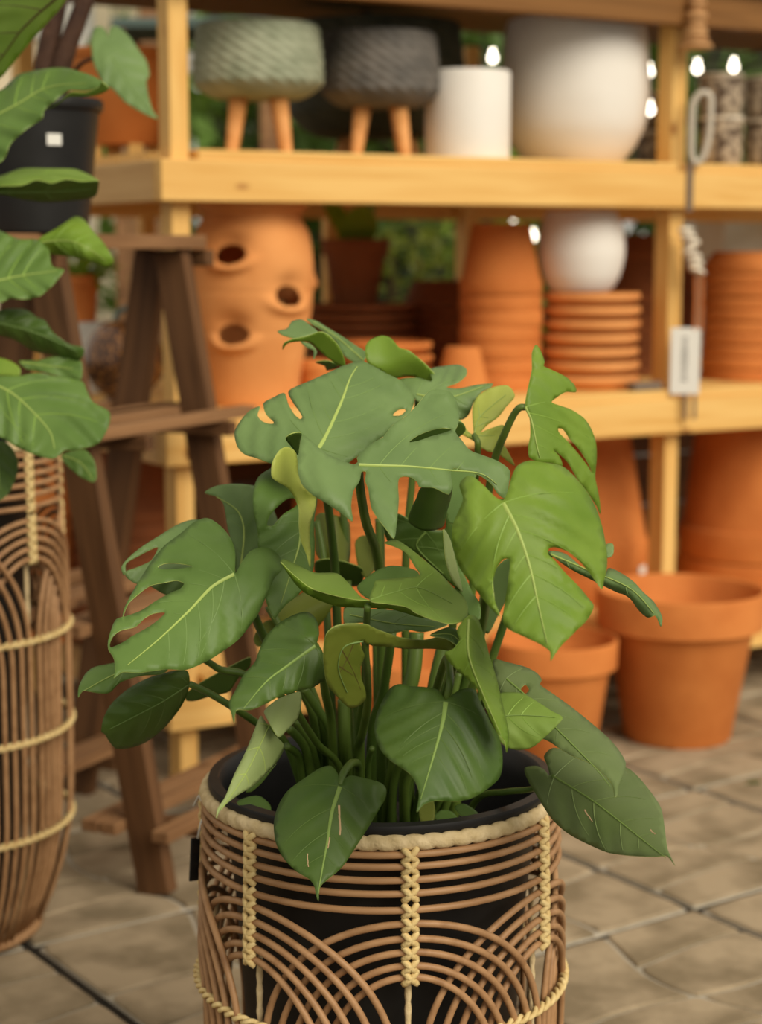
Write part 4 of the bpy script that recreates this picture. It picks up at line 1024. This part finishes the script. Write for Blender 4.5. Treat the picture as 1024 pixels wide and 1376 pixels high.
L([(706,1031),(721,1029),(731,1034),(738,1042),(736,1030),(731,1016),(742,1005),(760,1008),(800,1022),(841,1031),(856,1042),(873,1062),(888,1085),(893,1110),(897,1140),(907,1163),(896,1150),(881,1151),(851,1150),(818,1146),(791,1135),(763,1120),(741,1100),(723,1072),(711,1052),(705,1038)], [(745,1044),(798,1077),(868,1132),(904,1160)], 1.80, (-0.0004,-.0009), cup=.03, bend=-.01, mat='leaf_old', veins=5, wid=3, pleat=.0012, scr=[(785,1088,796,1104,2),(873,1115,880,1121,3)])
K([(745,1044,1.80),(716,1060,1.85),(680,1064,1.88),(640,1075,1.93)], .003, .004, soil(.08,-.03))
# front lower leaf
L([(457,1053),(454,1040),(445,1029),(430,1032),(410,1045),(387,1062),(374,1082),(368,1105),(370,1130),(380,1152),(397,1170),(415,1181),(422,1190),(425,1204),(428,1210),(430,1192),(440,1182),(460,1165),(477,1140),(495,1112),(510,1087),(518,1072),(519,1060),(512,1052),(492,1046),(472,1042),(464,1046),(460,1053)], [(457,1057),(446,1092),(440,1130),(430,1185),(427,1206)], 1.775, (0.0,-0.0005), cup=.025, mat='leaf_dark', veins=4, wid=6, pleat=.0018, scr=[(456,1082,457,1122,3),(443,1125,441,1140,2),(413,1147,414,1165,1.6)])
K([(457,1056,1.778),(462,1038,1.79),(474,1025,1.83),(482,1040,1.90)], .0035, .005, soil(-.03,-.06))
# middle left leaf
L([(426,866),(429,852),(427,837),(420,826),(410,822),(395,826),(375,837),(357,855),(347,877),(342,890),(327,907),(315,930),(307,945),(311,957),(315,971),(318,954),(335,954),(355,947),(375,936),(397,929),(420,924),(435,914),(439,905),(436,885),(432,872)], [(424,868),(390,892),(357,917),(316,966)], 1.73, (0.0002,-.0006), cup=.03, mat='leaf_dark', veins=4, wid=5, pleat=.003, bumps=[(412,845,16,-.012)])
K([(424,868,1.738),(432,890,1.78),(437,930,1.84),(446,980,1.92)], .0038, .005, soil(-.05,-.02))
# pale curled leaf
L([(355,955),(372,940),(392,932),(404,930),(405,947),(400,965),(385,982),(375,991),(368,982),(359,966)], [(400,935),(372,985)], 1.775, (.0006,-.0004), cup=.02, mat='leaf_pale', veins=0, pleat=0, rib=False)
L([(350,962),(355,967),(369,987),(382,1002),(375,1020),(360,1037),(342,1055),(322,1067),(305,1080),(295,1091),(291,1100),(293,1086),(303,1070),(315,1040),(330,1010),(342,980)], [(362,975),(330,1040),(293,1094)], 1.76, (.0006,-.0004), cup=.03, mat='leaf_pale', veins=3, wid=1.5, pleat=.001)
L([(330,1064),(345,1052),(362,1036),(372,1026),(366,1034),(352,1052),(338,1064)], [(368,1030),(334,1064)], 1.80, (0,0), mat='leaf_dark', veins=0, pleat=0, rib=False)
K([(392,940,1.79),(400,958,1.80),(427,1000,1.87),(458,1038,1.93)], .0035, .0045, soil(-.04,-.05))
# dark low leaf at left
L([(251,901),(255,915),(252,932),(242,952),(222,977),(197,997),(175,1005),(156,1006),(147,997),(141,987),(136,983),(139,965),(150,945),(170,927),(190,915),(210,907),(235,901)], [(254,920),(215,945),(139,984)], 1.88, (0.0,.0004), cup=.025, mat='leaf_dark', veins=4, wid=2, pleat=.0016, rmat='vein')
K([(255,919,1.87),(280,931,1.88),(306,946,1.89),(340,968,1.92),(385,1000,1.95)], .0035, .0045, soil(-.07,-.02))
L([(105,937),(106,922),(115,905),(127,896),(155,890),(190,880),(227,890),(225,900),(215,906),(185,909),(162,917),(147,931),(130,931),(112,928)], [(225,895),(165,902),(106,932)], 1.88, (0,-.0008), cup=.01, mat='leaf', veins=3, wid=2)
K([(226,893,1.885),(260,880,1.89),(279,889,1.90),(297,900,1.91),(327,906,1.92),(390,950,1.95)], .0035, .0045, soil(-.06,.02))
L([(250,941),(252,930),(270,917),(297,902),(330,885),(337,884),(336,895),(320,912),(307,930),(285,935),(262,942)], [(335,888),(252,938)], 2.0, (0,.0004), mat='leaf_dark', veins=0, rib=False)
# back leaves that fill the crown
L([(424,695),(432,689),(447,691),(462,697),(470,704),(470,752),(452,764),(425,745)], [(446,692),(448,762)], 2.10, mat='leaf_olive', veins=0, rib=False, cup=.02)
L([(477,730),(485,720),(497,721),(508,735),(508,757),(492,777),(481,760)], [(492,722),(492,776)], 2.08, mat='leaf_olive', veins=0, rib=False)
L([(424,755),(445,751),(470,757),(487,765),(487,785),(470,788),(440,777),(424,770)], [(426,762),(486,775)], 2.05, (0,.001), mat='leaf_dark', veins=0, rib=False)
L([(480,788),(505,767),(525,760),(545,762),(560,767),(563,775),(540,780),(508,781),(503,803),(492,803)], [(560,770),(490,790)], 1.86, (0,-.0008), mat='leaf', veins=0, rib=False)
L([(517,700),(535,690),(565,708),(597,712),(600,690),(612,660),(622,680),(615,730),(625,795),(600,780),(565,748),(540,733),(520,726)], [(572,715),(560,735),(600,775)], 1.97, (0,.0002), mat='leaf_dark', veins=3, wid=3, cup=.02)
L([(596,712),(605,724),(612,750),(617,772),(622,795),(612,785),(605,772),(599,752)], [(598,715),(620,793)], 1.83, (.001,0), mat='leaf_pale', veins=0, pleat=0, rib=False)
L([(612,745),(632,790),(645,812),(645,832),(630,828),(620,800),(614,770)], [(614,748),(642,828)], 1.90, mat='leaf', veins=0, rib=False)
L([(372,825),(385,808),(400,800),(420,790),(445,798),(448,812),(430,840),(412,850),(385,845)], [(445,800),(378,838)], 2.0, mat='leaf_olive', veins=0, rib=False, cup=.02)
L([(341,858),(350,840),(365,833),(380,845),(360,866),(346,868)], [(375,838),(343,865)], 1.98, mat='leaf_olive', veins=0, rib=False)
L([(598,632),(640,636),(626,660),(622,700),(602,700)], [(625,635),(606,698)], 1.92, mat='leaf', veins=0, rib=False)
L([(662,770),(685,750),(692,780),(668,830),(655,852),(645,830)], [(685,755),(650,848)], 1.92, (0,.0004), mat='leaf_grey', veins=0, rib=False)
L([(318,1078),(335,1070),(350,1070),(362,1080),(364,1090),(352,1094),(335,1089)], [(362,1090),(320,1078)], 1.87, (0,-.001), mat='leaf', veins=0, rib=False)
L([(584,1096),(594,1088),(608,1091),(617,1103),(608,1108),(592,1105)], [(586,1097),(616,1103)], 1.86, (0,-.001), mat='leaf', veins=0, rib=False)
L([(611,1084),(624,1080),(640,1090),(646,1099),(634,1102),(618,1095)], [(612,1084),(645,1099)], 1.88, (0,-.001), mat='leaf_dark', veins=0, rib=False)
L([(566,1080),(578,1070),(584,1082),(584,1098),(578,1110),(567,1108),(563,1092)], [(576,1072),(572,1108)], 1.85, mat='leaf_olive', veins=0, rib=False)
# stalks that rise from the soil
for pts, r0, r1, e in (([(560,850,1.98),(556,900,1.97),(546,950,1.97)], .0085, .009, soil(.03,.0)), ([(598,860,2.0),(588,900,1.99),(580,950,1.98)], .0075, .008, soil(.06,.01)),
    ([(527,850,1.9),(515,930,1.94),(500,980,1.96)], .005, .006, soil(-.01,.0)), ([(505,840,2.02),(507,930,2.02)], .0045, .005, soil(.0,.03)), ([(513,790,2.04),(514,900,2.04)], .004, .005, soil(.015,.05)),
    ([(508,697,2.06),(510,745,2.06),(516,850,2.06)], .0035, .005, soil(.01,.06)), ([(425,700,2.08),(434,747,2.07),(441,850,2.05)], .004, .005, soil(-.05,.05)), ([(345,835,1.97),(370,880,1.96),(420,960,1.96)], .004, .005, soil(-.07,.02)),
    ([(360,815,1.98),(380,850,1.97),(430,960,1.97)], .004, .005, soil(-.06,.03)), ([(387,977,1.88),(412,1012,1.92)], .0045, .005, soil(-.07,-.03)), ([(408,925,1.93),(425,950,1.94),(442,980,1.95)], .005, .005, soil(-.04,.0)),
    ([(385,1002,1.9),(402,1018,1.92)], .004, .005, soil(-.08,-.02)), ([(398,968,1.93),(420,1005,1.94)], .0035, .004, soil(-.055,.0)), ([(462,940,1.96),(463,1000,1.96)], .007, .008, soil(-.035,.01)),
    ([(468,780,2.05),(466,900,2.03)], .004, .005, soil(-.03,.06)), ([(500,1005,1.88),(495,1025,1.90)], .003, .004, soil(-.015,-.06)), ([(617,905,1.96),(610,935,1.96)], .004, .005, soil(.07,.01)), ([(652,800,1.99),(640,880,1.99)], .006, .007, soil(.08,.03)),
    ([(545,1010,1.9),(530,1050,1.92)], .004, .005, soil(.01,-.05)), ([(560,1020,1.91),(545,1060,1.92)], .004, .005, soil(.03,-.04)), ([(530,1010,1.92),(522,1050,1.93)], .004, .004, soil(.0,-.04))):
    K(pts, r0, r1, e)

# ------------------------------------------------------------------ fiddle leaf fig in the tall basket
fig = thing('fiddle_leaf_fig', 'fiddle leaf fig with broad veined leaves in the tall basket at left', 'plant', (GX, GY, 0.04))
link('nursery_pot', lathe('nursery_pot', [(0,0),(.12,0),(.125,.004),(.172,.70),(.182,.72),(.184,.745),(.178,.75),(.170,.745),(.165,.66),(0,.655)], M['black'], 64), fig)
tk = MB(); tk.tube([(0,0,.62),(.01,.005,.9),(-.005,0,1.2),(.01,.01,1.62)], [.016,.014,.012,.008], 10); link('trunk', tk.mesh('trunk', M['bark'], True), fig)
Q = lambda *a, **k: make_leaf(fig, *a, **k)
VV = dict(vmat='vein_bright', rmat='midrib')
Q([(-45,60),(-50,-40),(40,-45),(90,-12),(80,12),(65,29),(45,51),(28,72),(15,88),(0,105),(-25,112)], [(78,-4),(32,37),(0,80),(-30,108)], 2.45, (-.0008,.0002), cup=.04, mat='leaf_bright', veins=4, wid=4, rmat='vein_dark', vmat='vein_dark', pleat=.003)
Q([(-50,190),(-50,130),(0,121),(15,108),(27,99),(62,92),(87,91),(107,96),(125,102),(137,110),(131,117),(114,122),(92,121),(75,134),(60,147),(56,160),(37,172),(15,192),(7,210),(0,218),(-30,225)], [(-45,175),(20,142),(65,117),(135,111)], 2.5, (-.0006,-.0010), cup=.02, mat='leaf', veins=5, wid=3, pleat=.004, **VV)
Q([(62,148),(80,136),(95,124),(115,124),(132,117),(137,110),(146,120),(130,128),(110,130),(92,131),(75,142)], [(64,147),(100,127),(144,119)], 2.505, (-.0006,.0012), mat='leaf_under', veins=0, pleat=0, rib=False)
Q([(-30,240),(0,236),(30,226),(67,226),(100,227),(120,235),(132,243),(110,244),(90,241),(70,246),(50,242),(30,249),(0,250),(-30,254)], [(-28,246),(60,234),(130,242)], 2.5, (0,-.002), mat='leaf_under', veins=3, wid=2, pleat=.002)
Q([(-30,252),(0,250),(30,249),(50,242),(70,246),(90,241),(110,244),(132,243),(133,248),(128,264),(105,269),(62,272),(30,268),(0,262),(-30,266)], [(-28,258),(60,258),(130,254)], 2.502, (0,.002), mat='leaf_dark', veins=3, wid=2, pleat=.002, rmat='vein', vmat='vein')
Q([(-40,330),(-20,305),(0,310),(25,321),(50,322),(65,335),(70,357),(86,362),(80,372),(72,382),(55,397),(37,402),(15,401),(0,406),(-40,400)], [(-30,385),(20,372),(84,363)], 2.42, (0,-.0008), cup=.02, mat='leaf', veins=4, wid=3, pleat=.005, **VV)
Q([(50,323),(75,307),(100,291),(112,294),(125,310),(140,327),(153,351),(142,359),(125,354),(100,346),(67,341),(60,333)], [(52,326),(100,325),(148,354)], 2.48, (0,.0003), cup=.04, mat='leaf_bright', veins=3, wid=2, pleat=.003, bumps=[(110,345,20,-.03)])
Q([(-30,440),(0,417),(32,415),(50,426),(60,430),(72,447),(92,462),(112,467),(111,480),(100,486),(75,479),(45,472),(20,457),(0,451)], [(-10,432),(50,448),(110,475)], 2.45, (0,.0003), cup=.03, mat='leaf_dark', veins=4, wid=2, pleat=.003, rmat='vein')
Q([(25,485),(50,484),(75,479),(100,482),(110,487),(109,510),(95,510),(70,503),(37,496)], [(28,487),(108,497)], 2.47, (0,-.0005), mat='leaf', veins=2, wid=2, pleat=.003)
Q([(-30,480),(0,481),(16,486),(27,495),(25,505),(0,504),(-30,503)], [(-28,490),(25,499)], 2.44, (0,-.0005), mat='leaf_bright', veins=0, rib=False)
Q([(-45,530),(-30,508),(0,505),(25,505),(50,501),(72,505),(110,512),(117,525),(125,540),(146,552),(148,565),(142,582),(130,597),(97,605),(87,605),(72,616),(50,612),(25,602),(0,587),(-35,570)], [(-40,510),(0,520),(27,537),(67,580),(74,612)], 2.36, (0,-.0007), cup=.02, mat='leaf', under='leaf_under', veins=5, wid=4, pleat=.004, **VV)
Q([(-20,600),(0,592),(15,600),(24,620),(22,640),(12,662),(0,672),(-20,675)], [(-5,595),(2,668)], 2.40, mat='leaf_dark', veins=3, wid=2, pleat=.002)
Q([(82,612),(100,605),(115,605),(127,620),(130,640),(125,648),(107,640),(90,625)], [(84,612),(108,622),(126,646)], 2.44, (0,-.0005), mat='leaf', veins=2, wid=2)
for i, (x, y, Y, zt_) in enumerate(((-30,108,2.5,1.05),(-45,175,2.5,1.0),(-28,246,2.5,.95),(-30,385,2.45,.85),(-10,432,2.48,.8),(-40,512,2.38,.75),(20,330,2.5,.9))):
    p_ = at(x, y, Y)
    stalk(fig, [(x, y, Y), (x-25, y+12, Y+.12)], .003, .004, (GX, GY, max(.75, p_.z-.12)), 'stem')

# ------------------------------------------------------------------ plant in the black pot on the ladder
ap = at(44, 325, 3.03); ap.z = LH+0.0265
al = thing('elephant_ear_plant', 'dark stemmed plant in a black nursery pot on top of the ladder', 'plant', ap)
k_ = px(ap)
ph_ = zat(134, ap)-ap.z
link('nursery_pot', lathe('nursery_pot', [(0,0),(.088,0),(.091,.003),(.113,ph_*.9),(.118,ph_*.91),(.120,ph_*.93),(.120,ph_*.98),(.117,ph_),(.112,ph_),(.109,ph_*.9),(.104,ph_*.82),(0,ph_*.81)], M['black'], 64), al)
sk = link('price_sticker', bevel_box('price_sticker', .024, .0012, .018, M['sticker'], .0004), al)
aa = at(76, 187, ap.y-.103)-ap; sk.location = aa; ang_ = math.atan2(aa.y, aa.x)
rr_ = .0915+.022*aa.z/(ph_*.9)+.0012
sk.location = (rr_*math.cos(ang_), rr_*math.sin(ang_), aa.z); sk.rotation_euler = (0, 0, ang_+math.pi/2)
stalk(al, [(62,140,3.05),(60,92,3.05),(74,20,3.05),(92,-60,3.05)], .019, .014, None, 'bark', 'trunk')
stalk(al, [(76,140,3.04),(84,85,3.04),(105,25,3.04),(135,-50,3.04)], .018, .013, None, 'bark', 'trunk')
make_leaf(al, [(122,54),(126,38),(136,35),(142,41),(145,49),(147,38),(155,34),(165,40),(175,50),(187,67),(197,82),(201,100),(197,110),(200,130),(205,147),(212,159),(200,156),(180,145),(165,135),(152,120),(140,115),(132,100),(125,82)], [(150,76),(165,100),(185,130),(210,158)], 2.95, (.0003,-.0008), cup=.02, mat='leaf_grey', veins=4, wid=3, pleat=.002, rmat='vein')
stalk(al, [(150,76,2.96),(128,78,2.97),(110,85,2.99),(90,110,3.02)], .003, .004, (ap.x+.02, ap.y, ap.z+ph_*.82), 'bark', 'stalk')
# fallen bit of leaf on the paving
q = at(1013, 1058, 3.57); q.z = 0.0035
fl = MB(); fl.add([(-.02,0,0),(0,-.009,.004),(.02,.002,0),(0,.009,.003)], [(0,1,2,3)]); fl.add([(-.02,0,-.0012),(0,-.009,.0028),(.02,.002,-.0012),(0,.009,.0018)], [(3,2,1,0)])
tag(link('fallen_leaf', fl.mesh('fallen_leaf', M['leaf_dark']), None, q), 'scrap of green leaf lying on the paving at the right edge', 'leaf')
sk2 = at(851, 759, 3.6)
